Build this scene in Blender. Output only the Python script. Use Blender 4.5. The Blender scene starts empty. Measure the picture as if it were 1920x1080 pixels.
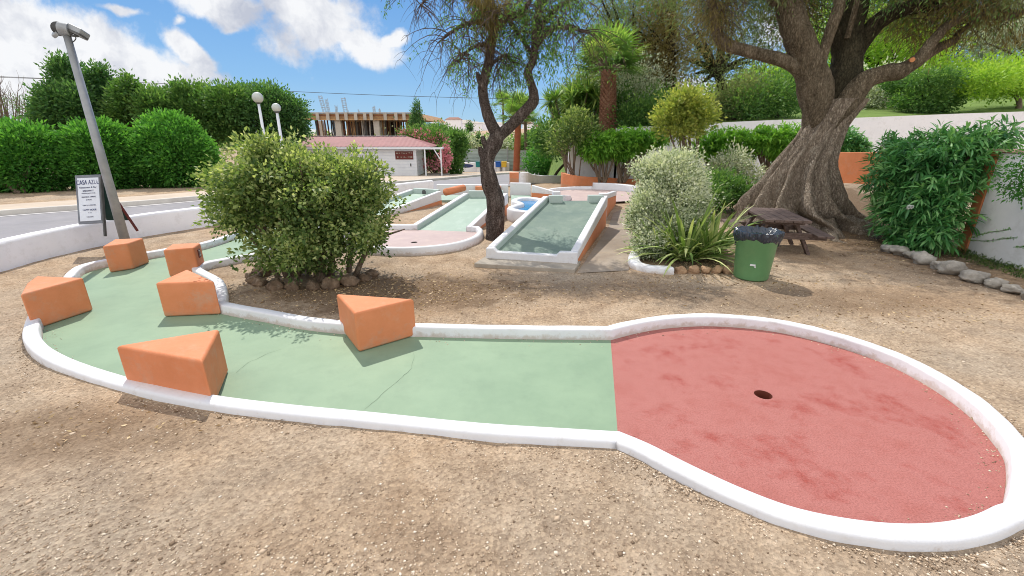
import bpy, math, random
import numpy as np
from mathutils import Vector, noise as mnoise
from mathutils.geometry import tessellate_polygon
R = math.radians
S = bpy.context.scene
COL = S.collection

# ------------------------------------------------------------ camera, sun, sky
F_PX = 845.0; PITCH = R(18.9); EYE = 1.6
cam = bpy.data.cameras.new('camera'); co = bpy.data.objects.new('camera', cam); COL.objects.link(co)
cam.sensor_width = 36; cam.lens = F_PX/1920*36; cam.clip_start = 0.05; cam.clip_end = 4000
co.location = (0, 0, EYE); co.rotation_euler = (R(90)-PITCH, 0, 0)
S.camera = co
S.cycles.filter_width = 1.0
S.render.resolution_x = 1024; S.render.resolution_y = 576
SUN_EL = 51; SUN_AZ = -24          # sun stands behind the scene, to the left
sl = bpy.data.lights.new('sun', 'SUN'); sl.energy = 3.2; sl.angle = R(0.6); sl.color = (1, .95, .86)
so = bpy.data.objects.new('sun', sl); COL.objects.link(so)
sd = Vector((math.sin(R(SUN_AZ))*math.cos(R(SUN_EL)), math.cos(R(SUN_AZ))*math.cos(R(SUN_EL)), math.sin(R(SUN_EL))))
so.rotation_euler = sd.to_track_quat('Z', 'Y').to_euler(); so.location = sd*60
S.view_settings.view_transform = 'Standard'; S.view_settings.look = 'None'
S.view_settings.exposure = 0.36; S.view_settings.gamma = 1

def ray(px, py):
    x = (px-960)/F_PX; y = (540-py)/F_PX
    return (x, math.cos(PITCH)+y*math.sin(PITCH), -math.sin(PITCH)+y*math.cos(PITCH))

def build_world():
    w = bpy.data.worlds.new('World'); S.world = w; w.use_nodes = True
    nt = w.node_tree; N = nt.nodes; L = nt.links; N.clear()
    out = N.new('ShaderNodeOutputWorld'); bg = N.new('ShaderNodeBackground'); bg.inputs[1].default_value = 0.1
    sky = N.new('ShaderNodeTexSky'); sky.sky_type = 'NISHITA'; sky.sun_disc = False
    sky.sun_elevation = R(SUN_EL); sky.sun_rotation = R(SUN_AZ); sky.air_density = 1.0; sky.dust_density = 0.4; sky.ozone_density = 1.3
    tc = N.new('ShaderNodeTexCoord'); sep = N.new('ShaderNodeSeparateXYZ'); L.new(tc.outputs['Generated'], sep.inputs[0])
    def M(op, a, b=None, clamp=False):
        n = N.new('ShaderNodeMath'); n.operation = op; n.use_clamp = clamp
        for i, v in enumerate((a, b)):
            if v is None: continue
            if isinstance(v, (int, float)): n.inputs[i].default_value = v
            else: L.new(v, n.inputs[i])
        return n.outputs[0]
    yy = M('MAXIMUM', sep.outputs[1], 0.05)
    u = M('DIVIDE', sep.outputs[0], yy); v = M('DIVIDE', sep.outputs[2], yy)
    cmb = N.new('ShaderNodeCombineXYZ'); L.new(u, cmb.inputs[0]); L.new(v, cmb.inputs[1])
    def noise(scale, detail, vec, rough=.55):
        n = N.new('ShaderNodeTexNoise'); n.inputs['Scale'].default_value = scale; n.inputs['Detail'].default_value = detail
        n.inputs['Roughness'].default_value = rough; L.new(vec, n.inputs['Vector']); return n
    nz = noise(6, 5, cmb.outputs[0])
    sub = N.new('ShaderNodeVectorMath'); sub.operation = 'SUBTRACT'; L.new(nz.outputs['Color'], sub.inputs[0]); sub.inputs[1].default_value = (.5, .5, .5)
    scl = N.new('ShaderNodeVectorMath'); scl.operation = 'SCALE'; L.new(sub.outputs[0], scl.inputs[0]); scl.inputs[3].default_value = 0.09
    add = N.new('ShaderNodeVectorMath'); add.operation = 'ADD'; L.new(cmb.outputs[0], add.inputs[0]); L.new(scl.outputs[0], add.inputs[1])
    blobs = [(590, 45, 100, 58, 0, 1), (575, 15, 70, 35, 0, 1), (672, 82, 75, 26, -20, 1), (735, 76, 34, 14, 10, .8), (718, 112, 22, 10, 0, .55), (535, 5, 60, 40, 0, .9),
             (415, 6, 120, 34, -10, .95), (435, 42, 38, 18, 0, .6), (358, 92, 66, 22, -38, .95), (395, 120, 42, 17, -50, .7),
             (228, 18, 62, 13, -12, .55), (328, 36, 28, 15, 0, .45), (70, 60, 130, 75, -25, 1), (165, 95, 150, 58, -18, 1), (20, 130, 170, 105, 0, 1),
             (260, 125, 150, 42, -12, 1), (90, 180, 230, 60, 0, 1), (360, 140, 110, 26, -8, .7), (20, 20, 90, 55, 0, .9),
             (95, 12, 26, 14, 0, .5), (1500, 60, 200, 60, 0, .5), (1330, 180, 160, 50, 0, .9)]
    m = None
    for (px, py, a, b, rot, amp) in blobs:
        r = ray(px, py); mp = N.new('ShaderNodeMapping'); mp.vector_type = 'TEXTURE'
        mp.inputs['Location'].default_value = (r[0]/r[1], r[2]/r[1], 0)
        mp.inputs['Rotation'].default_value = (0, 0, R(rot)); mp.inputs['Scale'].default_value = (a/F_PX, b/F_PX*1.06, 1)
        L.new(add.outputs[0], mp.inputs[0])
        ln = N.new('ShaderNodeVectorMath'); ln.operation = 'LENGTH'; L.new(mp.outputs[0], ln.inputs[0])
        o = M('SUBTRACT', amp, ln.outputs['Value'])
        m = o if m is None else M('MAXIMUM', m, o)
    n2 = noise(11, 9, cmb.outputs[0], .6)
    fld = M('ADD', m, M('MULTIPLY', M('SUBTRACT', n2.outputs['Fac'], .5), 1.75))
    mr = N.new('ShaderNodeMapRange'); mr.interpolation_type = 'SMOOTHSTEP'; mr.inputs['From Min'].default_value = -.12; mr.inputs['From Max'].default_value = .42
    L.new(fld, mr.inputs['Value'])
    # thickness shades the cloud grey, its own look
    n3 = noise(5, 6, add.outputs[0], .6)
    cr = N.new('ShaderNodeValToRGB'); cr.color_ramp.elements[0].position = .38; cr.color_ramp.elements[0].color = (4.2, 4.5, 5.3, 1)
    cr.color_ramp.elements[1].position = .55; cr.color_ramp.elements[1].color = (7.3, 7.4, 7.6, 1)
    L.new(n3.outputs['Fac'], cr.inputs[0])
    tint = N.new('ShaderNodeMix'); tint.data_type = 'RGBA'; tint.blend_type = 'MULTIPLY'; tint.inputs[0].default_value = 1
    L.new(sky.outputs[0], tint.inputs[6]); tint.inputs[7].default_value = (.30, .48, .70, 1)
    el = N.new('ShaderNodeValToRGB'); L.new(sep.outputs[2], el.inputs[0])
    for i_, (p_, c_) in enumerate(((0, (.48, .72, .95)), (.10, (.30, .56, .90)), (.26, (.17, .41, .82)), (.6, (.08, .24, .62)))):
        if i_ > 1: el.color_ramp.elements.new(p_)
        el.color_ramp.elements[i_].position = p_; el.color_ramp.elements[i_].color = (*[q*7.9*.98 for q in c_], 1)
    tint2 = N.new('ShaderNodeMix'); tint2.data_type = 'RGBA'; tint2.inputs[0].default_value = .75
    L.new(tint.outputs[2], tint2.inputs[6]); L.new(el.outputs[0], tint2.inputs[7]); tint = tint2
    mx = N.new('ShaderNodeMix'); mx.data_type = 'RGBA'; L.new(mr.outputs[0], mx.inputs[0]); L.new(tint.outputs[2], mx.inputs[6]); L.new(cr.outputs[0], mx.inputs[7])
    # unseen bright cloud deck overhead and behind camera, added to fill shaded front faces
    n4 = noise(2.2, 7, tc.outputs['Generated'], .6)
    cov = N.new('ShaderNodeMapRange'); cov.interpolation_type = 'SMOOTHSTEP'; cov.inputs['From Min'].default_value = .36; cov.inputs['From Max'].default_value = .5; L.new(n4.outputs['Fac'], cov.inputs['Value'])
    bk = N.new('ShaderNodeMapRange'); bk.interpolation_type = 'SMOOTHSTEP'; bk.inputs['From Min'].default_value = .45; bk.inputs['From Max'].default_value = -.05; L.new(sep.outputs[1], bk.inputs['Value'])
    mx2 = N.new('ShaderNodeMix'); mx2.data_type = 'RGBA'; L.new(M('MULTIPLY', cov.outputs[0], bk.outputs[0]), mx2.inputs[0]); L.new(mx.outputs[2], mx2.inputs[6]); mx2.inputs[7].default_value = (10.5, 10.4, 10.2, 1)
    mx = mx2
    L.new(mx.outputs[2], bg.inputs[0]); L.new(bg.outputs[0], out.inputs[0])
build_world()

# ------------------------------------------------------------ terrain and placing
def sstep(a, b, t):
    t = np.clip((t-a)/(b-a), 0, 1); return t*t*(3-2*t)
def gz(x, y):
    x = np.asarray(x, float); y = np.asarray(y, float)
    t = y-14; far_ = np.maximum(y-44, 0)
    z = -0.06*(np.where(t > 20, t, np.log1p(np.exp(np.clip(t, -30, 20))))-far_)
    z = z+0.04*(1-sstep(2.4, 3.4, y))*(sstep(-6, -4, x))
    z = z+0.55*np.exp(-((x-7.6)/1.7)**2-((y-10.2)/1.9)**2)
    return z
def gzf(x, y): return float(gz(x, y))
def G(px, py, z=0.):                      # point of the horizontal plane z seen at a photo pixel
    r = ray(px, py); t = (z-EYE)/r[2]; return Vector((r[0]*t, r[1]*t, z))
def GG(px, py):                           # point of the terrain
    r = ray(px, py); t = 0.5
    while t < 900:
        if EYE+r[2]*t <= gzf(r[0]*t, r[1]*t): break
        t *= 1.004
    return Vector((r[0]*t, r[1]*t, gzf(r[0]*t, r[1]*t)))
def D(px, py, Y):
    r = ray(px, py); t = Y/r[1]; return Vector((r[0]*t, Y, EYE+r[2]*t))
def PX(n, Y): return n*Y/F_PX*1.0         # length of n photo pixels at distance Y

# ------------------------------------------------------------ tagging and mesh building
def tag(o, label=None, cat=None, group=None, kind=None):
    if label: o['label'] = label
    if cat: o['category'] = cat
    if group: o['group'] = group
    if kind: o['kind'] = kind
    return o
def thing(name, loc, label, cat, group=None):
    o = bpy.data.objects.new(name, None); COL.objects.link(o); o.location = loc; o.empty_display_size = .1
    return tag(o, label, cat, group)
def origin(p):
    while p.parent: p = p.parent
    return np.array(p.location)
def qmesh(name, V, F, mat, parent=None, attr=None, smooth=False, loc=None):
    """V (n,3) world points, F (m,k) faces of one size"""
    V = np.asarray(V, np.float32).reshape(-1, 3); F = np.asarray(F, np.int32); k = F.shape[1]
    me = bpy.data.meshes.new(name)
    o_ = origin(parent) if parent is not None else (np.array(loc, float) if loc is not None else V.mean(0)*np.array([1, 1, 0])+np.array([0, 0, V[:, 2].min()]))
    V = V-o_.astype(np.float32)
    me.vertices.add(len(V)); me.vertices.foreach_set('co', V.ravel())
    me.loops.add(F.size); me.loops.foreach_set('vertex_index', F.ravel())
    me.polygons.add(len(F)); me.polygons.foreach_set('loop_start', np.arange(0, F.size, k, dtype=np.int32))
    if smooth: me.polygons.foreach_set('use_smooth', np.ones(len(F), bool))
    me.update(calc_edges=True)
    if attr is not None:
        a = me.attributes.new('rnd', 'FLOAT', 'FACE'); a.data.foreach_set('value', np.asarray(attr, np.float32))
    if mat: me.materials.append(mat)
    o = bpy.data.objects.new(name, me); COL.objects.link(o)
    if parent is not None: o.parent = parent
    else: o.location = o_
    return o

class MB:
    def __init__(s): s.v = []; s.f = []
    def add(s, vs, fs):
        b = len(s.v); s.v += [tuple(map(float, v)) for v in vs]; s.f += [tuple(i+b for i in f) for f in fs]; return s
    def box(s, x0, x1, y0, y1, z0, z1):
        return s.add([(x, y, z) for z in (z0, z1) for y in (y0, y1) for x in (x0, x1)],
                     [(0, 2, 3, 1), (4, 5, 7, 6), (0, 1, 5, 4), (2, 6, 7, 3), (0, 4, 6, 2), (1, 3, 7, 5)])
    def obox(s, c, ax, ay, az, hx, hy, hz):           # oriented box
        c, ax, ay, az = map(Vector, (c, ax, ay, az)); ax.normalize(); ay.normalize(); az.normalize()
        return s.add([c+ax*(hx*i)+ay*(hy*j)+az*(hz*k) for k in (-1, 1) for j in (-1, 1) for i in (-1, 1)],
                     [(0, 2, 3, 1), (4, 5, 7, 6), (0, 1, 5, 4), (2, 6, 7, 3), (0, 4, 6, 2), (1, 3, 7, 5)])
    def bar(s, a, b, w, h, up=(0, 0, 1)):
        a, b = Vector(a), Vector(b); d = (b-a); L = d.length; d.normalize(); x = d.cross(Vector(up))
        if x.length < 1e-4: x = d.cross(Vector((1, 0, 0)))
        x.normalize(); u = x.cross(d)
        return s.obox((a+b)/2, d, x, u, L/2, w/2, h/2)
    def prism(s, poly, z0, z1):
        n = len(poly)
        zt = z1 if hasattr(z1, '__len__') else [z1]*n; zb = z0 if hasattr(z0, '__len__') else [z0]*n
        return s.add([(p[0], p[1], zb[i]) for i, p in enumerate(poly)]+[(p[0], p[1], zt[i]) for i, p in enumerate(poly)],
                     [tuple(range(n))[::-1], tuple(range(n, 2*n))]+[(i, (i+1) % n, n+(i+1) % n, n+i) for i in range(n)])
    def tube(s, pts, rad, n=8, cap=True, wob=0., seed=0):
        pts = [Vector(p) for p in pts]; m = len(pts)
        if not hasattr(rad, '__len__'): rad = [rad]*m
        vs = []; fs = []; x = None
        for i, p in enumerate(pts):
            t = (pts[min(i+1, m-1)]-pts[max(i-1, 0)]); t.normalize()
            if x is None:
                x = t.cross(Vector((0, 0, 1)));
                if x.length < .1: x = t.cross(Vector((1, 0, 0)))
            x = (x-t*x.dot(t)).normalized(); y = t.cross(x)
            for k in range(n):
                a = 2*math.pi*k/n; d = x*math.cos(a)+y*math.sin(a); r = rad[i]
                if wob: r *= 1+wob*(mnoise.noise(Vector((p.x*3+d.x*1.3+seed, p.y*3+d.y*1.3, p.z*3+d.z*1.3)))+.5*mnoise.noise(p*9+d*3))
                vs.append(p+d*r)
        for i in range(m-1):
            for k in range(n): fs.append((i*n+k, i*n+(k+1) % n, (i+1)*n+(k+1) % n, (i+1)*n+k))
        if cap: fs += [tuple(range(n))[::-1], tuple(range((m-1)*n, m*n))]
        return s.add(vs, fs)
    def lathe(s, c, prof, n=24):
        m = len(prof); vs = [(c[0]+r*math.cos(2*math.pi*k/n), c[1]+r*math.sin(2*math.pi*k/n), c[2]+z) for r, z in prof for k in range(n)]
        fs = [(i*n+k, i*n+(k+1) % n, (i+1)*n+(k+1) % n, (i+1)*n+k) for i in range(m-1) for k in range(n)]
        return s.add(vs, fs+[tuple(range(n))[::-1], tuple(range((m-1)*n, m*n))])
    def build(s, name, mat, parent=None, smooth=False, bevel=0, loc=None, seg=2, sub=0):
        me = bpy.data.meshes.new(name); V = np.array(s.v, float)
        o_ = origin(parent) if parent is not None else (np.array(loc, float) if loc is not None else np.array([V[:, 0].mean(), V[:, 1].mean(), V[:, 2].min()]))
        me.from_pydata((V-o_).tolist(), [], s.f); me.update()
        if smooth: me.polygons.foreach_set('use_smooth', np.ones(len(me.polygons), bool))
        me.materials.append(mat)
        o = bpy.data.objects.new(name, me); COL.objects.link(o)
        if parent is not None: o.parent = parent
        else: o.location = o_
        if bevel:
            b = o.modifiers.new('bevel', 'BEVEL'); b.width = bevel; b.segments = seg; b.limit_method = 'ANGLE'; b.angle_limit = R(30); b.harden_normals = False
            me.polygons.foreach_set('use_smooth', np.ones(len(me.polygons), bool))
            wn = o.modifiers.new('wn', 'WEIGHTED_NORMAL'); wn.keep_sharp = True
        return o
def smooth_line(pts, n=8, closed=False):
    P = [Vector(p) for p in pts]; m = len(P); out = []
    for i in range(m if closed else m-1):
        if closed: a, b, c, d = P[(i-1) % m], P[i], P[(i+1) % m], P[(i+2) % m]
        else: a, b, c, d = P[max(i-1, 0)], P[i], P[i+1], P[min(i+2, m-1)]
        for k in range(n):
            t = k/n; out.append(.5*((2*b)+(c-a)*t+(2*a-5*b+4*c-d)*t*t+(3*b-a-3*c+d)*t**3))
    if not closed: out.append(P[-1])
    return out
def lerp_list(vals, n):
    out = []
    for i in range(len(vals)-1):
        for k in range(n): out.append(vals[i]+(vals[i+1]-vals[i])*k/n)
    return out+[vals[-1]]
def sweep(path, prof, closed=True, zs=None):
    """rounded concrete edging: path = inner line, prof = [(outward offset, z)]; outward is right of travel"""
    P = [Vector((p[0], p[1], 0)) for p in path]; n = len(P); mb = MB(); k = len(prof); vs = []
    for i, p in enumerate(P):
        a = P[(i-1) % n] if (closed or i > 0) else p; b = P[(i+1) % n] if (closed or i < n-1) else p
        d1 = (p-a); d2 = (b-p)
        if d1.length < 1e-6: d1 = d2
        if d2.length < 1e-6: d2 = d1
        d1 = d1.normalized(); d2 = d2.normalized(); t = (d1+d2).normalized(); nrm = Vector((t.y, -t.x, 0)); sc = min(1/max(t.dot(d1), .5), 1.6)
        z0 = zs[i] if zs is not None else 0
        for (o, z) in prof:
            w = .004*mnoise.noise(p*7+Vector((o*9, z*9, 0)))
            vs.append((p.x+nrm.x*(o+w)*sc, p.y+nrm.y*(o+w)*sc, z0+z+w*.8))
    fs = []
    for i in range(n if closed else n-1):
        j = (i+1) % n
        for q in range(k-1): fs.append((i*k+q, i*k+q+1, j*k+q+1, j*k+q))
    if not closed: fs += [tuple(range(k)), tuple(range((n-1)*k, n*k))[::-1]]
    mb.add(vs, fs); return mb
def flat_poly(poly, z, holes=()):
    loops = [[Vector((p[0], p[1], 0)) for p in poly]]+[[Vector((p[0], p[1], 0)) for p in h] for h in holes]
    tris = tessellate_polygon(loops); allv = [q for l in loops for q in l]; mb = MB()
    fs = []
    for t in tris:
        a, b, c = (allv[i] for i in t)
        if (b-a).cross(c-a).z < 0: t = (t[0], t[2], t[1])
        fs.append(t)
    zz = z if callable(z) else (lambda x, y: z)
    mb.add([(q.x, q.y, zz(q.x, q.y)) for q in allv], fs); return mb
def resample(pts, step, closed=False):
    P = [Vector((p[0], p[1], 0)) for p in pts]
    if closed: P.append(P[0])
    out = []
    for a, b in zip(P[:-1], P[1:]):
        n = max(1, int((b-a).length/step))
        for k in range(n): out.append(a.lerp(b, k/n))
    if not closed: out.append(P[-1])
    return out
def inside(poly, x, y):
    px = np.array([p[0] for p in poly]); py = np.array([p[1] for p in poly]); r = np.zeros(np.shape(x), bool); j = len(poly)-1
    for i in range(len(poly)):
        if py[i] != py[j]:
            r ^= ((py[i] > y) != (py[j] > y)) & (x < (px[j]-px[i])*(y-py[i])/(py[j]-py[i])+px[i])
        j = i
    return r

# ------------------------------------------------------------ materials
def newmat(name):
    m = bpy.data.materials.new(name); m.use_nodes = True; nt = m.node_tree
    return m, nt, nt.nodes, nt.links, nt.nodes['Principled BSDF']
def tex(N, L, kind, scale, vec, detail=6, rough=.6):
    n = N.new('ShaderNodeTexNoise' if kind == 'n' else 'ShaderNodeTexVoronoi'); n.inputs['Scale'].default_value = scale
    if kind == 'n': n.inputs['Detail'].default_value = detail; n.inputs['Roughness'].default_value = rough
    L.new(vec, n.inputs['Vector']); return n
def ramp(N, L, fac, stops):
    r = N.new('ShaderNodeValToRGB'); e = r.color_ramp.elements
    while len(e) < len(stops): e.new(.5)
    for i, (p, c) in enumerate(stops): e[i].position = p; e[i].color = (*c, 1)
    L.new(fac, r.inputs[0]); return r
def mixc(N, L, fac, a, b, mode='MIX'):
    m = N.new('ShaderNodeMix'); m.data_type = 'RGBA'; m.blend_type = mode
    for i, v in ((0, fac), (6, a), (7, b)):
        if isinstance(v, (int, float)): m.inputs[i].default_value = v
        elif isinstance(v, tuple): m.inputs[i].default_value = (*v, 1)
        else: L.new(v, m.inputs[i])
    return m.outputs[2]
def bump(N, L, h, strength, dist, prev=None):
    b = N.new('ShaderNodeBump'); b.inputs['Strength'].default_value = strength; b.inputs['Distance'].default_value = dist; L.new(h, b.inputs['Height'])
    if prev: L.new(prev, b.inputs['Normal'])
    return b.outputs[0]
def wcoord(N): return N.new('ShaderNodeNewGeometry').outputs['Position']
def paint(name, c, c2=None, rough=.6, scale=6, bs=.25, dist=.004, fine=60, dirt=None, dirtamt=.5, spec=.3, stretch=None, metal=0):
    m, nt, N, L, P = newmat(name); v = wcoord(N)
    if stretch:
        mp = N.new('ShaderNodeMapping'); mp.inputs['Scale'].default_value = stretch; L.new(v, mp.inputs[0]); v = mp.outputs[0]
    n1 = tex(N, L, 'n', scale, v, 8, .65)
    c2 = c2 or tuple(x*.8 for x in c)
    r = ramp(N, L, n1.outputs['Fac'], [(.35, c2), (.65, c)]); col = r.outputs[0]
    if dirt:
        n3 = tex(N, L, 'n', scale*2.3, v, 10, .7); r3 = ramp(N, L, n3.outputs['Fac'], [(.52, (0, 0, 0)), (.72, (dirtamt,)*3)])
        col = mixc(N, L, r3.outputs[0], col, dirt)
    L.new(col, P.inputs['Base Color']); P.inputs['Roughness'].default_value = rough; P.inputs['Specular IOR Level'].default_value = spec; P.inputs['Metallic'].default_value = metal
    n2 = tex(N, L, 'n', fine, v, 6, .7); L.new(bump(N, L, n2.outputs['Fac'], bs, dist), P.inputs['Normal'])
    return m
LEAF_K = 1.5
def leafmat(name, stops, trans=.42, rough=.5, sheen=.25):
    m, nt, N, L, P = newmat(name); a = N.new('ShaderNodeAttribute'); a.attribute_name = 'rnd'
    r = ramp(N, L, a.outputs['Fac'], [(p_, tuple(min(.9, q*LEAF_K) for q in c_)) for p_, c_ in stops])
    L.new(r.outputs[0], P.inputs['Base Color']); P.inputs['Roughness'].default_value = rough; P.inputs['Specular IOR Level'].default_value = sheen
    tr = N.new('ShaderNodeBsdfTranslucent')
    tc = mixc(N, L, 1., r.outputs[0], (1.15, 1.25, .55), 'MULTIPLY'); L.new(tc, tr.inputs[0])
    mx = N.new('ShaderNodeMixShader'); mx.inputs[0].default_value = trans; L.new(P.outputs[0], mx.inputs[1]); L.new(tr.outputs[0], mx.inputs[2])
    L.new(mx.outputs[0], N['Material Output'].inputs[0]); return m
def bark(name, c1, c2, c3=None, sc=9, bs=.9, dist=.03):
    m, nt, N, L, P = newmat(name); v = wcoord(N)
    mp = N.new('ShaderNodeMapping'); mp.inputs['Scale'].default_value = (1, 1, .32); L.new(v, mp.inputs[0])
    n1 = tex(N, L, 'n', sc, mp.outputs[0], 10, .72); n2 = tex(N, L, 'v', sc*2.2, mp.outputs[0]); n3 = tex(N, L, 'n', sc*4, v, 6, .7)
    r = ramp(N, L, n1.outputs['Fac'], [(.3, c1), (.5, c2), (.72, c3 or c2)])
    col = mixc(N, L, .35, r.outputs[0], ramp(N, L, n3.outputs['Fac'], [(.35, c1), (.65, c3 or c2)]).outputs[0])
    mp2 = N.new('ShaderNodeMapping'); mp2.inputs['Scale'].default_value = (1, 1, .4); L.new(v, mp2.inputs[0])
    wv = N.new('ShaderNodeVectorMath'); wv.operation = 'MULTIPLY_ADD'; L.new(n1.outputs['Color'], wv.inputs[0]); wv.inputs[1].default_value = (.12, .12, .12); L.new(mp2.outputs[0], wv.inputs[2])
    n5 = N.new('ShaderNodeTexVoronoi'); n5.feature = 'DISTANCE_TO_EDGE'; n5.inputs['Scale'].default_value = sc*3.2; L.new(wv.outputs[0], n5.inputs['Vector'])
    col = mixc(N, L, .85, col, ramp(N, L, n5.outputs['Distance'], [(0, (.42, .38, .35)), (.08, (.85, .83, .81)), (.3, (1.12, 1.12, 1.12))]).outputs[0], 'MULTIPLY')
    L.new(col, P.inputs['Base Color']); P.inputs['Roughness'].default_value = .9; P.inputs['Specular IOR Level'].default_value = .15
    b = bump(N, L, n1.outputs['Fac'], bs, dist); b = bump(N, L, n2.outputs['Distance'], bs*.6, dist*.4, b)
    b = bump(N, L, n5.outputs['Distance'], bs, dist*.6, b)
    L.new(b, P.inputs['Normal']); return m

def dirt_material():
    m, nt, N, L, P = newmat('dirt'); v = wcoord(N)
    big = tex(N, L, 'n', .55, v, 6, .6); mid = tex(N, L, 'n', 3.2, v, 8, .65); fin = tex(N, L, 'n', 34, v, 8, .75)
    grit = tex(N, L, 'v', 75, v); grit2 = tex(N, L, 'v', 160, v)
    base = ramp(N, L, mid.outputs['Fac'], [(.28, (.27, .185, .12)), (.5, (.425, .31, .21)), (.72, (.56, .43, .31))]).outputs[0]
    patch = ramp(N, L, big.outputs['Fac'], [(.42, (0, 0, 0)), (.62, (1, 1, 1))]).outputs[0]
    base = mixc(N, L, patch, base, mixc(N, L, .5, base, (.38, .335, .275)))
    fr = ramp(N, L, fin.outputs['Fac'], [(.3, (.5, .45, .42)), (.5, (1, 1, 1)), (.72, (1.25, 1.25, 1.22))]).outputs[0]
    base = mixc(N, L, .8, base, fr, 'MULTIPLY')
    gr = ramp(N, L, grit.outputs['Color'], [(.1, (.6, .56, .52)), (.5, (1, 1, 1)), (.95, (1.45, 1.42, 1.38))]).outputs[0]
    base = mixc(N, L, .5, base, gr, 'MULTIPLY')
    # darker brown ground in noisy patches under the plants, where leaf litter lies
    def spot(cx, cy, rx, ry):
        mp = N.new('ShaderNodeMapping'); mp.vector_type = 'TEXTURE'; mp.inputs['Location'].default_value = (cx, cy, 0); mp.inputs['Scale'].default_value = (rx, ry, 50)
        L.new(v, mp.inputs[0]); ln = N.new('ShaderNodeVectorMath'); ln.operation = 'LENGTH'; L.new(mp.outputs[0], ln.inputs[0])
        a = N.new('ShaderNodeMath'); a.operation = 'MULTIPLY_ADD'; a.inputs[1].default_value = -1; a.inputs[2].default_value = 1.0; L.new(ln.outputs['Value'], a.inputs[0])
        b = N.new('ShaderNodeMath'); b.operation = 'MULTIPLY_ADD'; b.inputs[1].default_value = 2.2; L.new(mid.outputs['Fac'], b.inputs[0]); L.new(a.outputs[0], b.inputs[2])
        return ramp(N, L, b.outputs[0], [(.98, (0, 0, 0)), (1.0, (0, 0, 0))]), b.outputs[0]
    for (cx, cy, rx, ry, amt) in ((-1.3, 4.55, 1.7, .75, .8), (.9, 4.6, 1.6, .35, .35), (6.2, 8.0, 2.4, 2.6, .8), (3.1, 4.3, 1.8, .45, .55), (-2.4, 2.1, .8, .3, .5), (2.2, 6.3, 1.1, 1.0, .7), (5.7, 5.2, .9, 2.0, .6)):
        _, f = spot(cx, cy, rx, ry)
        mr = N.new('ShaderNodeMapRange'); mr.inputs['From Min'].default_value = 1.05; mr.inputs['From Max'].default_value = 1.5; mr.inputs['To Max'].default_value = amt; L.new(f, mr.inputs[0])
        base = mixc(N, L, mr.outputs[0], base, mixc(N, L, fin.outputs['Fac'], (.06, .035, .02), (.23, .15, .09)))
    L.new(base, P.inputs['Base Color']); P.inputs['Roughness'].default_value = .95; P.inputs['Specular IOR Level'].default_value = .1
    b = bump(N, L, mid.outputs['Fac'], .6, .05); b = bump(N, L, fin.outputs['Fac'], .8, .016, b); b = bump(N, L, grit.outputs['Distance'], .6, .006, b)
    L.new(b, P.inputs['Normal']); return m
M_dirt = dirt_material()
M_white = paint('white_paint', (.74, .74, .76), (.69, .69, .72), .55, 5, .35, .006, 45, (.55, .5, .45), .25)
M_wallw = paint('whitewash', (.90, .885, .91), (.84, .83, .86), .7, 2.5, .4, .008, 30, (.5, .47, .44), .35)
def soil_splash(m, zmax=.045, amt=.5):
    nt = m.node_tree; N = nt.nodes; L = nt.links; P = N['Principled BSDF']; src = P.inputs['Base Color'].links[0].from_socket
    v = wcoord(N); sp = N.new('ShaderNodeSeparateXYZ'); L.new(v, sp.inputs[0]); n1 = tex(N, L, 'n', 14, v, 8, .7)
    a = N.new('ShaderNodeMath'); a.operation = 'MULTIPLY_ADD'; a.inputs[1].default_value = -.16; L.new(n1.outputs['Fac'], a.inputs[0]); a.inputs[2].default_value = .08
    b = N.new('ShaderNodeMath'); b.operation = 'ADD'; L.new(sp.outputs[2], b.inputs[0]); L.new(a.outputs[0], b.inputs[1])
    mr = N.new('ShaderNodeMapRange'); mr.inputs['From Min'].default_value = 0.01; mr.inputs['From Max'].default_value = zmax; mr.inputs['To Min'].default_value = amt; mr.inputs['To Max'].default_value = 0; L.new(b.outputs[0], mr.inputs[0])
    n2 = tex(N, L, 'n', 3.5, v, 9, .75); r2 = ramp(N, L, n2.outputs['Fac'], [(.56, (0, 0, 0)), (.68, (.35, .35, .35))])
    c = mixc(N, L, mr.outputs[0], mixc(N, L, r2.outputs[0], src, (.42, .36, .29)), (.40, .28, .18)); L.new(c, P.inputs['Base Color'])
soil_splash(M_white)
M_orange_ = None
M_mint = paint('mint_white_paint', (.50, .58, .54), (.44, .52, .49), .6, 4, .3, .005, 45, (.5, .48, .44), .3)
M_green = paint('green_paint', (.255, .355, .235), (.215, .31, .205), .6, 2.2, .3, .003, 90, (.16, .23, .16), .28)
M_green2 = paint('pale_green_paint', (.33, .44, .36), (.29, .39, .32), .6, 2.2, .3, .003, 60, (.6, .66, .6), .3)
M_green3 = paint('worn_green_paint', (.215, .275, .225), (.15, .21, .185), .85, 1.6, .3, .003, 60, (.36, .40, .34), .45)
M_orange = paint('orange_paint', (.70, .255, .12), (.63, .22, .095), .65, 4, .5, .006, 40, (.62, .36, .24), .4)
soil_splash(M_orange, .05, .45)
M_pink = paint('faded_pink_paint', (.50, .385, .365), (.45, .34, .325), .65, 3, .3, .003, 60, (.62, .5, .4), .5)
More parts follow.
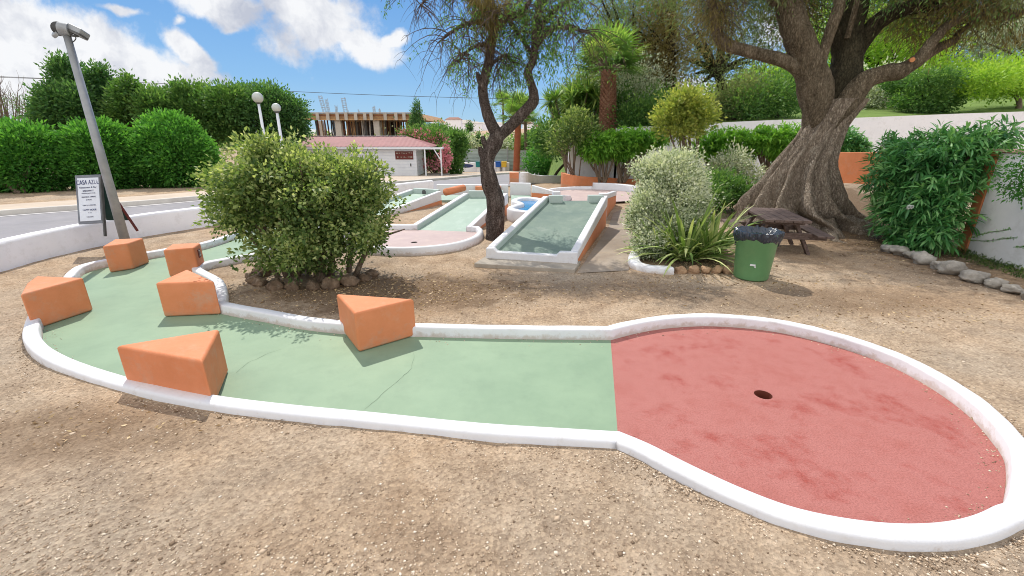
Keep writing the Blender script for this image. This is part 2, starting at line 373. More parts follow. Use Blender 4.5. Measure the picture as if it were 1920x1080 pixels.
def red_material():
    m, nt, N, L, P = newmat('red_paint'); v = wcoord(N)
    a = tex(N, L, 'n', 2.3, v, 9, .68); b = tex(N, L, 'n', 11, v, 8, .7); c = tex(N, L, 'n', 120, v, 4, .7)
    col = ramp(N, L, a.outputs['Fac'], [(.34, (.36, .12, .10)), (.52, (.39, .15, .13)), (.66, (.31, .07, .055))]).outputs[0]
    w = ramp(N, L, b.outputs['Fac'], [(.44, (0, 0, 0)), (.54, (.8, .8, .8))]).outputs[0]
    col = mixc(N, L, w, col, mixc(N, L, .5, col, (.42, .165, .145)))
    g = ramp(N, L, c.outputs['Fac'], [(.32, (.5, .44, .42)), (.5, (1, 1, 1)), (.7, (1.4, 1.4, 1.4))]).outputs[0]
    col = mixc(N, L, .6, col, g, 'MULTIPLY')
    L.new(col, P.inputs['Base Color']); P.inputs['Roughness'].default_value = .7; P.inputs['Specular IOR Level'].default_value = .2
    L.new(bump(N, L, c.outputs['Fac'], .5, .003), P.inputs['Normal']); return m
M_red = red_material()
M_conc = paint('concrete', (.42, .37, .31), (.33, .29, .24), .85, 3, .4, .006, 40, (.25, .2, .16), .5)
M_asph = paint('asphalt', (.30, .285, .30), (.25, .24, .25), .85, 1.2, .5, .006, 60, (.36, .34, .33), .4)
M_kerb = paint('kerbstone', (.62, .58, .52), (.5, .46, .42), .85, 3, .3, .006, 30)
M_pave = paint('paving', (.56, .46, .36), (.48, .39, .31), .9, 2, .4, .006, 30)
M_metal = paint('galvanised_steel', (.36, .37, .38), (.28, .29, .30), .5, 8, .1, .002, 60, None, 0, .5, None, .4)
M_dark = paint('dark_metal', (.10, .10, .10), (.06, .06, .06), .5, 8, .1, .002, 60)
M_black = paint('black_void', (.012, .010, .008), (.008, .007, .006), .9, 8, .1, .001, 60)
M_stone = paint('rough_stone', (.26, .18, .12), (.09, .06, .04), .9, 9, .9, .02, 22, (.5, .42, .33), .5)
M_stone2 = paint('grey_stone', (.45, .41, .36), (.22, .20, .17), .9, 7, .9, .02, 18, (.55, .5, .44), .5)
M_bark_o = bark('olive_bark', (.13, .10, .072), (.37, .295, .225), (.62, .54, .44), 9, 1., .06)
M_bark_l = bark('limb_bark', (.05, .04, .027), (.19, .15, .10), (.40, .33, .24), 9, 1., .05)  # olive bark darkened: the limbs' shade goes into the colour, with their moss
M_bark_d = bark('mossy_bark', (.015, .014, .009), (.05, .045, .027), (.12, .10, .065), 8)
M_bark_p = bark('pepper_tree_bark', (.022, .014, .011), (.06, .038, .030), (.48, .41, .37), 13, 1., .04)
M_bark_s = bark('stem_bark', (.10, .07, .05), (.22, .16, .12), (.3, .25, .19), 14, .5, .01)
M_twig = paint('twig_bark', (.12, .085, .06), (.07, .05, .04), .9, 10, .1, .001, 40)
M_bin = paint('green_plastic', (.15, .33, .15), (.12, .28, .12), .45, 3, .15, .003, 30, (.2, .33, .15), .3, .4)
M_bag = paint('black_bag', (.03, .045, .07), (.015, .022, .035), .22, 10, .6, .01, 14, None, 0, .7)
M_wood = paint('weathered_wood', (.17, .12, .10), (.08, .052, .043), .7, 7, .5, .004, 40, (.3, .25, .25), .5, .3, (1, 9, 6))
M_redroof = paint('red_roof_sheet', (.34, .14, .14), (.27, .11, .11), .7, 2, .2, .004, 30)
M_board = paint('pale_painted_boards', (.84, .86, .90), (.76, .78, .84), .6, 3, .2, .003, 30)
M_sheet = paint('grey_green_sheet', (.42, .47, .44), (.34, .39, .37), .55, 1.5, .2, .004, 20)
M_terra = paint('terracotta', (.5, .2, .12), (.4, .16, .1), .8, 6, .3, .003, 40)
M_rawc = paint('raw_concrete', (.52, .47, .41), (.4, .36, .32), .85, .8, .2, .01, 6)
M_form = paint('formwork_timber', (.52, .32, .16), (.36, .20, .10), .8, 1.2, .2, .01, 6)
M_rust = paint('rusty_steel', (.28, .10, .05), (.16, .06, .04), .7, 1, .1, .002, 10)
M_palmtr = bark('palm_trunk', (.12, .045, .025), (.33, .15, .09), (.55, .36, .26), 9, .8, .03)
M_cutoff = paint('stripped_palm_trunk', (.48, .17, .09), (.38, .13, .07), .8, 5, .4, .006, 30)
M_lawn = paint('lawn_grass', (.21, .31, .07), (.14, .22, .045), .9, 1.6, .9, .05, 50)
M_hill = paint('dry_hillside', (.46, .31, .20), (.38, .27, .18), .95, .02, .2, .5, .2, (.16, .19, .1), .8)
M_hill2 = paint('pale_far_hill', (.46, .45, .43), (.34, .37, .33), .95, .03, .2, .5, .2, (.62, .60, .57), .8)
M_blue = paint('pool_blue', (.02, .19, .48), (.02, .15, .40), .35, 4, .1, .002, 20)
M_plas_b = paint('blue_plastic', (.02, .12, .50), (.02, .10, .4), .4, 4, .1, .002, 20)
M_plas_y = paint('yellow_plastic', (.80, .52, .06), (.7, .45, .05), .4, 4, .1, .002, 20)
M_plas_t = paint('teal_plastic', (.02, .22, .22), (.02, .18, .18), .4, 4, .1, .002, 20)
M_signred = paint('brown_red_board', (.16, .03, .025), (.12, .025, .02), .5, 8, .1, .002, 30)
M_boardg = paint('dark_green_board', (.02, .06, .055), (.015, .045, .04), .5, 8, .1, .002, 30)
M_paper = paint('white_poster', (.72, .76, .84), (.70, .74, .82), .5, 8, .05, .001, 30)
M_ink = paint('dark_ink', (.05, .05, .12), (.04, .04, .1), .6, 8, .05, .001, 30)
M_globe = paint('opal_globe', (.55, .58, .54), (.5, .52, .5), .3, 5, .05, .001, 20)
M_flower = paint('pink_petals', (.80, .33, .36), (.7, .25, .3), .6, 8, .05, .001, 20)
M_flowerw = paint('white_petals', (.85, .85, .82), (.8, .8, .78), .6, 8, .05, .001, 20)

LM = leafmat
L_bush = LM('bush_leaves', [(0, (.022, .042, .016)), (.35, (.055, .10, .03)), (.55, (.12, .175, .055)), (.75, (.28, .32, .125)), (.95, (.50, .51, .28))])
L_hedge = LM('hedge_leaves', [(0, (.015, .06, .015)), (.5, (.05, .165, .03)), (1, (.15, .33, .06))])
L_hedge2 = LM('light_hedge_leaves', [(0, (.03, .11, .02)), (.5, (.12, .27, .04)), (1, (.28, .46, .08))])
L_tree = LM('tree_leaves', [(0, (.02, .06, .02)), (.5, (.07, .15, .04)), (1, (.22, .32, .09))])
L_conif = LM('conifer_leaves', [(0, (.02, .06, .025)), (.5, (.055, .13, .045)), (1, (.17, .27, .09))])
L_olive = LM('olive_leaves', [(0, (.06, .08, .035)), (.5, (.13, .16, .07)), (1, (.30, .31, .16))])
L_dry = LM('dry_twiggy_leaves', [(0, (.06, .045, .02)), (.5, (.16, .125, .05)), (1, (.30, .24, .10))])
L_grey = LM('grey_leaves', [(0, (.04, .06, .03)), (.30, (.11, .15, .08)), (.46, (.27, .31, .21)), (.66, (.50, .51, .41)), (1, (.62, .62, .54))], .25)
L_olean = LM('oleander_leaves', [(0, (.02, .08, .03)), (.5, (.06, .19, .055)), (1, (.24, .42, .16))], .3, .4, .5)
L_lime = LM('lime_leaves', [(0, (.08, .17, .02)), (.5, (.20, .33, .04)), (1, (.42, .50, .08))])
L_yel = LM('yellow_green_leaves', [(0, (.07, .12, .03)), (.45, (.20, .25, .06)), (.75, (.36, .36, .10)), (1, (.52, .46, .16))])
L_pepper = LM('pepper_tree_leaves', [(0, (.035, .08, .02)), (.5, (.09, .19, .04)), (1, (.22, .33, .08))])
L_palm = LM('palm_leaves', [(0, (.05, .10, .03)), (.5, (.12, .22, .05)), (1, (.33, .40, .12))])
L_blade = LM('blade_leaves', [(0, (.07, .12, .03)), (.5, (.17, .25, .07)), (1, (.48, .50, .24))], .25)
L_litter = LM('dry_leaf_litter', [(0, (.10, .06, .03)), (.5, (.26, .17, .09)), (1, (.5, .38, .22))], .1)
M_peb = LM('pebble_stone', [(0, (.13, .09, .06)), (.45, (.36, .27, .19)), (.85, (.46, .38, .29)), (1, (.54, .47, .39))], 0.0, .9, .1)

# ------------------------------------------------------------ foliage
rng = np.random.default_rng(7)
def unit(a): return a/np.maximum(np.linalg.norm(a, axis=1, keepdims=True), 1e-6)
def leaf_mesh(name, P, A, L, W, mat, parent, rnd, fold=.12, loc=None):
    n = len(P); B = unit(np.cross(A, rng.normal(size=(n, 3)))); C = np.cross(A, B)
    L = L[:, None]; W = W[:, None]
    V = np.stack([P, P+A*L*.45+B*W*.5+C*L*fold, P+A*L, P+A*L*.45-B*W*.5+C*L*fold], 1).reshape(-1, 3)
    F = np.arange(n*4).reshape(n, 4)
    return qmesh(name, V, F, mat, parent, rnd, loc=loc)
def crown(name, parent, clusters, n, L, W, mat, sub=.12, per=22, shell=.55, up=.25, out=.8, droop=0, tipup=.35, zmin=None, jit=.35, sd=0, sat=3):
    """clusters: (centre, (rx, ry, rz)); leaves are gathered in sprays spread through the volume"""
    global rng; rng = np.random.default_rng(100+sd)
    r5_ = random.Random(sd*7+1); more = []
    for c, r in clusters:
        for _ in range(sat):
            d_ = Vector((r5_.gauss(0, 1), r5_.gauss(0, 1), r5_.gauss(.1, .8))).normalized(); f_ = r5_.uniform(.22, .42); q_ = r5_.uniform(.72, .98)
            more.append((Vector((c[0]+d_.x*r[0]*q_, c[1]+d_.y*r[1]*q_, c[2]+d_.z*r[2]*q_)), (r[0]*f_, r[1]*f_, r[2]*f_)))
    clusters = list(clusters)+more
    wts = np.array([r[0]*r[2]+r[1]*r[2] for c, r in clusters]); wts = wts/wts.sum()
    k = max(1, n//per); idx = rng.choice(len(clusters), k, p=wts)
    C = np.array([list(c) for c, r in clusters])[idx]; RR = np.array([list(r) for c, r in clusters])[idx]
    d = unit(rng.normal(size=(k, 3))); rad = shell+(1-shell)*rng.random(k)**.6
    lump = np.array([mnoise.noise(Vector((c[0]*1.7+q[0]*2.4, c[1]+q[1]*2.4, c[2]+q[2]*2.4))) for c, q in zip(C, d)])
    rad = rad*(1+jit*lump)
    cen = C+d*RR*rad[:, None]
    cr_ = rng.random(k)
    m = k*per; ci = np.repeat(np.arange(k), per)
    off = rng.normal(size=(m, 3))*sub
    P = cen[ci]+off
    A = unit(unit(off)*.7+d[ci]*out+np.array([0, 0, up])+rng.normal(size=(m, 3))*.45+np.array([0, 0, -droop]))
    if zmin is not None:
        z0 = zmin if not callable(zmin) else zmin(P)
        keep = P[:, 2] > z0; P, A, ci = P[keep], A[keep], ci[keep]; off = off[keep]
    m = len(P)
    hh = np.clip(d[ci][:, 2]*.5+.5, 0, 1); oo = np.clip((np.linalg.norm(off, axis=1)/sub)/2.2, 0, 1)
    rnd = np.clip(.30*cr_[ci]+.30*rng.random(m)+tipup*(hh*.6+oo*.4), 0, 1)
    s = .7+.6*rng.random(m)
    return leaf_mesh(name, P, A, L*s, W*s, mat, parent, rnd)
def CL(px, py, Y, rx, rz, ry=None):
    a = PX(rx, Y); b = PX(rz, Y); return (D(px, py, Y), (a, PX(ry, Y) if ry else a, b))
def twigs(mb, starts, length, r=.004, droop=1.0, seg=5, n=3, spread=.5, seed=3):
    rr = random.Random(seed); ends = []
    for (p, d) in starts:
        p = Vector(p); d = Vector(d)+Vector((rr.uniform(-1, 1), rr.uniform(-1, 1), rr.uniform(-.4, .6)))*spread; d.normalize()
        Lh = length*rr.uniform(.45, 1.2)/seg; pts = [p.copy()]
        for i in range(seg):
            d = (d+Vector((rr.uniform(-.22, .22), rr.uniform(-.22, .22), -droop*.34))).normalized(); p = p+d*Lh; pts.append(p.copy())
        mb.tube(pts, [r*(1-.75*i/seg) for i in range(seg+1)], n, False); ends.append(pts)
    return ends
def blades(name, base, nb, L, W, mat, parent, spread=1., seed=1, arch=1., loc=None):
    """strap leaves arching out of a base"""
    rr = random.Random(seed); V = []; F = []; A = []
    for i in range(nb):
        a = rr.uniform(0, 2*math.pi); tilt = rr.uniform(.12, 1.)*spread; l = L*rr.uniform(.6, 1.15); w = W*rr.uniform(.7, 1.2)
        d = Vector((math.cos(a)*math.sin(tilt), math.sin(a)*math.sin(tilt), math.cos(tilt))); p = Vector(base)+Vector((math.cos(a), math.sin(a), 0))*rr.uniform(0, .12)
        side = Vector((-math.sin(a), math.cos(a), 0)); seg = 7; b0 = len(V); col = rr.random()
        for k in range(seg+1):
            t = k/seg; ww = w*math.sin(math.pi*min(1, (.25+.75*t)))**.6*.5 if t < 1 else .001
            nn = side.cross(d)
            V += [p-side*ww, p+nn*ww*.35*-1, p+side*ww]
            d = (d+Vector((0, 0, -.16*arch*(.4+t)))).normalized(); p = p+d*l/seg
        for k in range(seg):
            q = b0+k*3; F += [(q, q+1, q+4, q+3), (q+1, q+2, q+5, q+4)]; A += [min(1, max(0, col+rr.uniform(-.1, .1)))]*2
    return qmesh(name, [tuple(v) for v in V], F, mat, parent, A, loc=loc)

# ------------------------------------------------------------ front golf lane outline (floor level z = 0)
KH = .09
far = [G(*q) for q in [(402, 586), (450, 596), (500, 605), (560, 617), (635, 626), (710, 630), (790, 632), (960, 636), (1060, 637), (1145, 638)]]
redf = [G(*q) for q in [(1200, 624), (1260, 615), (1340, 612), (1450, 622), (1560, 648), (1660, 683), (1740, 725), (1810, 775), (1860, 830), (1885, 875)]]
redn = [G(*q, KH) for q in [(1890, 925), (1860, 945), (1800, 968), (1720, 977), (1620, 972), (1500, 950), (1400, 915), (1300, 870), (1220, 830)]]
near = [G(*q, KH) for q in [(1162, 806), (1060, 800), (900, 790), (700, 770), (560, 757), (430, 742), (330, 725), (235, 703), (150, 676), (100, 652), (76, 628), (74, 607)]]
v2 = lambda x, y: Vector((x, y, 0))
leftp = [v2(-4.2, 3.75), v2(-4.55, 4.25), v2(-4.9, 4.8), v2(-5.16, 5.22), v2(-5.12, 5.5), v2(-4.9, 5.86), v2(-4.72, 6.12), v2(-4.52, 6.34), v2(-4.44, 6.7), v2(-4.42, 7.1), v2(-4.45, 7.9), v2(-4.5, 8.9),
         v2(-3.35, 8.9), v2(-3.36, 7.4), v2(-3.42, 6.1), v2(-3.62, 5.72), v2(-3.84, 5.47), v2(-3.86, 5.2), v2(-3.6, 4.95), v2(-3.25, 4.65), v2(-3.0, 4.3), v2(-2.84, 4.02)]
green_loop = far[:]+near+leftp                       # counter-clockwise seen from below: far goes right, near goes left
outline = smooth_line(far, 3)[:-1]+[far[-1]]+smooth_line([far[-1]]+redf+redn+[near[0]], 5)[1:-1]+smooth_line(near+leftp[:9], 3)[:-1]+smooth_line(leftp[8:], 2)
outline = [Vector((p.x, p.y, 0)) for p in outline]
prof = [(.0, -.12), (.002, KH*.82), (.007, KH*.95), (.017, KH*1.0), (.05, KH*1.01), (.080, KH*1.0), (.094, KH*.93), (.101, KH*.78), (.108, -.12)]
# outward is to the left of a clockwise path
outline_out = outline[::-1]
LANE = outline

# ------------------------------------------------------------ ground
def axis(fa, fb, step, a, b, gr):
    mid = list(np.arange(fa, fb, step)); s = step; x = fb; hi = []
    while x < b: hi.append(x); s *= gr; x += s
    s = step; x = fa-step; lo = []
    while x > a: lo.append(x); s *= gr; x -= s
    return np.array(lo[::-1]+mid+hi)
pth = [G(1082, 513), G(1178, 508), G(1192, 470), G(1200, 430), G(1190, 400), G(1168, 392), G(1150, 400), G(1140, 428)]
def build_ground():
    xs = axis(-8, 8, .06, -900, 900, 1.07); ys = axis(.3, 8, .055, -40, 1600, 1.06)
    X, Y = np.meshgrid(xs, ys); Z = gz(X, Y)
    near_ = (np.abs(X) < 14) & (Y < 20) & (Y > -3); fl = np.argwhere(near_)
    Zn = Z.copy()
    onpath = inside([(p.x, p.y) for p in pth], X, Y)
    for i, j in fl:
        if onpath[i, j]: continue
        p = Vector((X[i, j], Y[i, j], 0)); Zn[i, j] += .014*mnoise.noise(p*1.7)+.006*mnoise.noise(p*6)
    ins = inside([(p.x, p.y) for p in LANE], X, Y)
    # keep the vertices under the lane clear of its floor
    Zn[ins] = -.07
    V = np.stack([X, Y, Zn], -1).reshape(-1, 3); ny, nx = X.shape
    a = (np.arange(ny-1)[:, None]*nx+np.arange(nx-1)[None]).ravel()
    F = np.stack([a, a+1, a+nx+1, a+nx], 1)
    o = qmesh('ground', V, F, M_dirt, None, None, True, loc=(0, 0, 0)); o['kind'] = 'structure'
build_ground()

def pebbles(name, pts, size, mat, seed, flat=.55, label=None):
    r = np.random.default_rng(seed); n = len(pts)
    base = np.array([(1, 0, 0), (0, 1, 0), (-1, 0, 0), (0, -1, 0), (0, 0, 1), (0, 0, -1)], float)
    V = np.repeat(base[None], n, 0)*(.6+.8*r.random((n, 6, 1))); s = size(n, r)
    V *= s[:, None, None]; V[:, :, 2] *= flat; V[:, :, 0] *= (.7+.8*r.random((n, 1)))
    a = r.random(n)*6.28; c, q = np.cos(a)[:, None], np.sin(a)[:, None]
    x = V[:, :, 0]*c-V[:, :, 1]*q; y = V[:, :, 0]*q+V[:, :, 1]*c; V[:, :, 0] = x; V[:, :, 1] = y
    V += pts[:, None, :]
    f = np.array([(0, 1, 4), (1, 2, 4), (2, 3, 4), (3, 0, 4), (1, 0, 5), (2, 1, 5), (3, 2, 5), (0, 3, 5)])
    F = (f[None]+np.arange(n)[:, None, None]*6).reshape(-1, 3)
    o = qmesh(name, V.reshape(-1, 3), F, mat, None, np.repeat(r.random(n), 8), loc=(0, 0, 0)); o['kind'] = 'stuff'; return o
def scatter(n, x0, x1, y0, y1, seed, dens=None, z=.001):
    r = np.random.default_rng(seed); y = y0+(y1-y0)*r.random(n)**1.7; x = (r.random(n)-.5)*2*(1.25*y+.5); x = np.clip(x, x0, x1)
    k = ~inside([(p.x, p.y) for p in LANE], x, y)
    for dx, dy in ((.12, 0), (-.12, 0), (0, .12), (0, -.12)): k &= ~inside([(p.x, p.y) for p in LANE], x+dx, y+dy)
    if dens: k &= r.random(n) < dens(x, y)
    x, y = x[k], y[k]; zz = gz(x, y)+z+np.array([.014*mnoise.noise(Vector((a, b, 0))*1.7)+.006*mnoise.noise(Vector((a, b, 0))*6) for a, b in zip(x, y)])
    return np.stack([x, y, zz], 1)
def pd(x, y):
    return np.array([.25+.9*max(0, mnoise.noise(Vector((a*1.3, b*1.3, 5)))*1.6+.35) for a, b in zip(x, y)])
pebbles('gravel', scatter(46000, -7, 7, 1.1, 6.5, 1, pd), lambda n, r: .0025+.0055*r.random(n)**2.5, M_peb, 1)
o = pebbles('loose_stones', scatter(420, -6, 6, 1.1, 6, 2, pd), lambda n, r: .006+.012*r.random(n)**3, M_peb, 2)
def foot_grit():
    r = np.random.default_rng(14); P = []; n = len(LANE)
    for i in range(7000):
        k = r.integers(n); a = LANE[k]; b = LANE[(k+1) % n]; u = r.random(); p = a.lerp(b, u); d = (b-a)
        if d.length < 1e-6: continue
        d.normalize(); o_ = Vector((-d.y, d.x, 0))
        side = .112+abs(r.normal())*.045 if r.random() < .86 else -(.004+abs(r.normal())*.05)
        q = p+o_*side
        if side > 0 and inside([(w.x, w.y) for w in LANE], np.array([q.x]), np.array([q.y]))[0]: continue
        P.append((q.x, q.y, (gzf(q.x, q.y)+.004 if side > 0 else .001)))
    pebbles('kerb_grit', np.array(P), lambda n, r: .002+.005*r.random(n)**2, M_peb, 15)
foot_grit()
def litter():
    r = np.random.default_rng(5); P = []
    for (cx, cy, rx, ry, n) in ((-1.4, 4.55, 1.4, .55, 1500), (5.8, 6.8, 1.3, 1.6, 1500), (2.6, 4.9, 1.4, .25, 300), (-2.4, 2.15, .8, .2, 100), (.4, 4.6, 2.0, .4, 400), (3.6, 3.9, 1.3, .4, 300), (2.6, 5.6, .5, .3, 400)):
        P.append(np.stack([cx+rx*r.normal(size=n)*.6, cy+ry*r.normal(size=n)*.6], 1))
    P = np.concatenate(P); k = ~inside([(p.x, p.y) for p in LANE], P[:, 0], P[:, 1]) & ~inside([(p.x, p.y) for p in LANE], P[:, 0], P[:, 1]-.12); P = P[k]
    z = gz(P[:, 0], P[:, 1])+.006+np.array([.014*mnoise.noise(Vector((a, b, 0))*1.7)+.006*mnoise.noise(Vector((a, b, 0))*6) for a, b in P])
    A = r.normal(size=(len(P), 3)); A[:, 2] *= .15; n = len(P)
    o = leaf_mesh('leaf_litter', np.column_stack([P, z]), unit(A), .02+.025*r.random(n), .007+.006*r.random(n), L_litter, None, r.random(n), .1, loc=(0, 0, 0)); o['kind'] = 'stuff'
litter()

# ------------------------------------------------------------ front golf lane
lane = thing('golf_lane', (-.5, 2.9, 0), 'long curved mint green minigolf lane with white edging ending in a round red target area', 'golf lane')
i1 = far[-1]; i0 = near[0]
cw = [v2(p.x, p.y) for p in smooth_line(far, 3)]+[v2(p.x, p.y) for p in smooth_line(near+leftp, 3)]
def ext(poly, d=.004): return poly
flat_poly(cw, 0).build('green_floor', M_green, lane)
redpoly = [v2(p.x, p.y) for p in smooth_line([far[-1]]+redf+redn+[near[0]], 5)]
hc = G(1431, 740); hole = [v2(hc.x+.054*math.cos(a*math.pi/14), hc.y+.054*math.sin(a*math.pi/14)) for a in range(28)]
o = flat_poly(redpoly, 0, [hole]).build('red_target_floor', M_red, lane)
cup = MB(); cup.tube([(hc.x, hc.y, -.001), (hc.x, hc.y, -.065)], .0535, 28, False); cup.add([(hc.x+.054*math.cos(a*math.pi/14), hc.y+.054*math.sin(a*math.pi/14), -.06) for a in range(28)], [tuple(range(28))])
cup.build('hole_cup', paint('cup_red_brown', (.20, .05, .03), (.10, .03, .02), .8), lane)
sweep(outline_out, prof).build('white_edging', M_white, lane, True)
def crack(pts, z=.0015, w=.0022, mat=None):
    P = resample([G(*q) for q in pts], .03); mb = MB(); n = len(P); vs = []
    for i, p in enumerate(P):
        t = (P[min(i+1, n-1)]-P[max(i-1, 0)]).normalized(); s = Vector((-t.y, t.x, 0)); j = s*.008*mnoise.noise(p*11)+s*.006*mnoise.noise(p*31)
        ww = w*(.5+abs(mnoise.noise(p*17))*1.5)
        vs += [(p+j-s*ww/2)[:2]+(z,) if False else ((p+j-s*ww/2).x, (p+j-s*ww/2).y, z), ((p+j+s*ww/2).x, (p+j+s*ww/2).y, z)]
    mb.add(vs, [(2*i, 2*i+2, 2*i+3, 2*i+1) for i in range(n-1)]); return mb
M_crack = paint('crack_dirt', (.13, .18, .12), (.09, .13, .09), .9)
crack([(777, 662), (772, 690), (750, 712), (715, 740), (684, 768)]).build('crack', M_crack, lane)
crack([(527, 655), (500, 664), (466, 680), (442, 700)]).build('crack', M_crack, lane)

# ------------------------------------------------------------ orange corner blocks on the lane
BH = .33
def corner_block(px, label, round_=.02):
    P = [G(*q, BH) for q in px]; c = sum(P, Vector())/len(P)
    if sum((P[i].x*P[(i+1) % len(P)].y-P[(i+1) % len(P)].x*P[i].y) for i in range(len(P))) < 0: P = P[::-1]
    mb = MB().prism([(p.x, p.y) for p in P], .001, BH)
    o = mb.build('corner_block', M_orange, None, False, round_, loc=(c.x, c.y, 0), seg=4)
    return tag(o, label, 'orange block', 'orange concrete corner blocks on the front lane')
corner_block([(215, 648), (411, 616), (379, 677)], 'large orange wedge block nearest the viewer, sitting on the near white edging')
corner_block([(630, 550), (777, 560), (664, 587)], 'orange wedge block standing alone against the far white edging in mid lane')
corner_block([(290, 531), (351, 504), (402, 527)], 'orange wedge block left of the dark ground, just in front of the numbered block')
corner_block([(37, 552), (50, 530), (68, 517), (157, 520)], 'orange block at the far left edge with its dark shaded side facing the lane')
corner_block([(191, 462), (215, 448), (269, 446), (238, 456)], 'orange block standing directly in front of the leaning grey lamp pole')
b3 = corner_block([(305, 469), (323, 457), (376, 455), (363, 464)], 'small orange block carrying a little number 2 on its right side')
def text_mesh(name, body, size, origin_, xdir, ydir, mat, parent, align='CENTER', ext=.002, sx=1.):
    cu = bpy.data.curves.new(name, 'FONT'); cu.body = body; cu.size = size; cu.align_x = align; cu.align_y = 'CENTER'; cu.extrude = ext/2
    t = bpy.data.objects.new(name+'_tmp', cu); COL.objects.link(t)
    dg = bpy.context.evaluated_depsgraph_get(); dg.update(); me = bpy.data.meshes.new_from_object(t.evaluated_get(dg)); bpy.data.objects.remove(t)
    x = Vector(xdir).normalized(); y = Vector(ydir).normalized(); z = x.cross(y); o_ = origin(parent); og = Vector(origin_)
    for v in me.vertices: v.co = og+x*v.co.x*sx+y*v.co.y+z*v.co.z-Vector(o_)
    me.materials.clear(); me.materials.append(mat); me.name = name
    o = bpy.data.objects.new(name, me); COL.objects.link(o); o.parent = parent; return o
pa = G(363, 464, BH); pb = G(376, 455, BH); dx = (pb-pa); dx.z = 0; dx.normalize(); nn = dx.cross(Vector((0, 0, 1)))
if nn.y > 0: pass
c_ = (pa+pb)/2; c_.z = .23; out_ = Vector((dx.y, -dx.x, 0))
pl = MB().obox(c_+out_*.004, dx, (0, 0, 1), out_, .038, .05, .004).build('number_plate', M_signred, b3)
text_mesh('number', '2', .10, c_+out_*.0095, dx, (0, 0, 1), M_white, b3)

# ------------------------------------------------------------ ramps and the lanes behind
def z_at(p, py):                                       # height above p that appears at photo row py
    r0 = p.y; best = None; lo, hi = -2., 12.
    for _ in range(40):
        m_ = (lo+hi)/2; c, s = math.cos(PITCH), math.sin(PITCH); fw = p.y*c-(m_-EYE)*s; up = p.y*s+(m_-EYE)*c
        if 540-F_PX*up/fw > py: lo = m_
        else: hi = m_
    return lo

def golf_ramp(name, label, FL, FR, BR, BL, z0, z1, kh=.10, wall=.11, floor=None, extra=None, edge=.14, loc=None):
    """inclined lane: outer plan corners on the ground, floor height z0 at the front and z1 at the back"""
    FL, FR, BR, BL = [Vector((p[0], p[1], 0)) for p in (FL, FR, BR, BL)]
    t = thing(name, ((FL+FR+BL+BR)/4), label, 'golf ramp')
    fx = (FR-FL).normalized(); bx = (BR-BL).normalized()
    iFL, iFR, iBL, iBR = FL+fx*wall, FR-fx*wall, BL+bx*wall, BR-bx*wall
    MB().add([(iFL.x, iFL.y, z0), (iFR.x, iFR.y, z0), (iBR.x, iBR.y, z1), (iBL.x, iBL.y, z1), (iFL.x, iFL.y, z0-.1), (iFR.x, iFR.y, z0-.1), (iBR.x, iBR.y, -.1), (iBL.x, iBL.y, -.1)],
             [(0, 1, 2, 3), (3, 2, 6, 7)]).build('sloping_floor', floor or M_green2, t)
    for a, b, ia, ib in ((FL, BL, iFL, iBL), (FR, BR, iFR, iBR)):
        poly = [a, ia, ib, b] if a is FL else [ia, a, b, ib]
        zt = [(z0 if q in (a, ia) else z1)+kh for q in poly]; zb = [max(-.05, (z0 if q in (a, ia) else z1)+kh-edge-(.0 if q in (a, ia) else .08)) for q in poly]
        MB().prism([(q.x, q.y) for q in poly], zb, zt).build('side_wall', M_white, t, False, .018, seg=3)
        s0_ = (ia-a).normalized()*.004; li = [ia-s0_*.5, ia+s0_, ib+s0_, ib-s0_*.5]; li = li if a is FL else [li[1], li[0], li[3], li[2]]
        MB().prism([(q.x, q.y) for q in li], [z0-.02, z0-.02, z1-.02, z1-.02], [z0+kh-.018, z0+kh-.018, z1+kh-.018, z1+kh-.018]).build('inner_face', M_mint, t)
        m = (b-a).normalized(); s = Vector((m.y, -m.x, 0)); s = s if (s.dot(a-ia) < 0) else -s
        a2, b2, ia2, ib2 = a+s*.004, b+s*.004, ia-s*.004, ib-s*.004
        poly = [a2, ia2, ib2, b2] if a is FL else [ia2, a2, b2, ib2]
        zt = [(z0 if q in (a2, ia2) else z1)+kh-edge-(.0 if q in (a2, ia2) else .08)+.001 for q in poly]
        zt = [max(-.02, q) for q in zt]
        MB().prism([(q.x, q.y) for q in poly], -.06, zt).build('orange_side_panel', M_orange, t)
    return t, (FL, FR, BR, BL, iFL, iFR, iBR, iBL)

# --- the wide worn ramp in the middle of the photograph
FL, FR, BR = G(911, 490), G(1082, 501), v2(1.71, 8.13); BLc = G(1018, 365, .58); BLc.z = 0
fx = (FR-FL).normalized(); fy = Vector((-fx.y, fx.x, 0))
r5, (FL, FR, BR, BL, iFL, iFR, iBR, iBL) = golf_ramp('golf_ramp', 'wide worn grey green golf ramp rising from a concrete slab, orange on its right flank', FL+fy*.1, FR+fy*.1, BR, BLc, .10, .47, .09, .10, M_green3, edge=.12)
def quad(a, b, d): return [(a.x, a.y), (b.x, b.y), ((b+d).x, (b+d).y), ((a+d).x, (a+d).y)]
FL, FR = FL-fy*.1, FR-fy*.1; w5 = (FR-FL).length
sec = [(0, -.03), (0, .18), (.10, .185), (.15, .135), (w5-.27, .135), (w5-.235, .18), (w5, .19), (w5, -.03)]
fk = MB(); nsec = len(sec)
fk.add([FL+fx*u+fy*dd+Vector((0, 0, w)) for dd in (0, .099) for u, w in sec], [tuple(range(nsec)), tuple(range(nsec, 2*nsec))[::-1]]+[(i, i+nsec, (i+1) % nsec+nsec, (i+1) % nsec) for i in range(nsec)])
fk.build('front_kerb', M_white, r5, False, .014, seg=3)
bx = (BR-BL).normalized(); by = Vector((-bx.y, bx.x, 0))
MB().prism(quad(iBL-bx*.002, iBL+bx*.24, -by*.11), .3, .575).build('end_wall', M_mint, r5, False, .012)
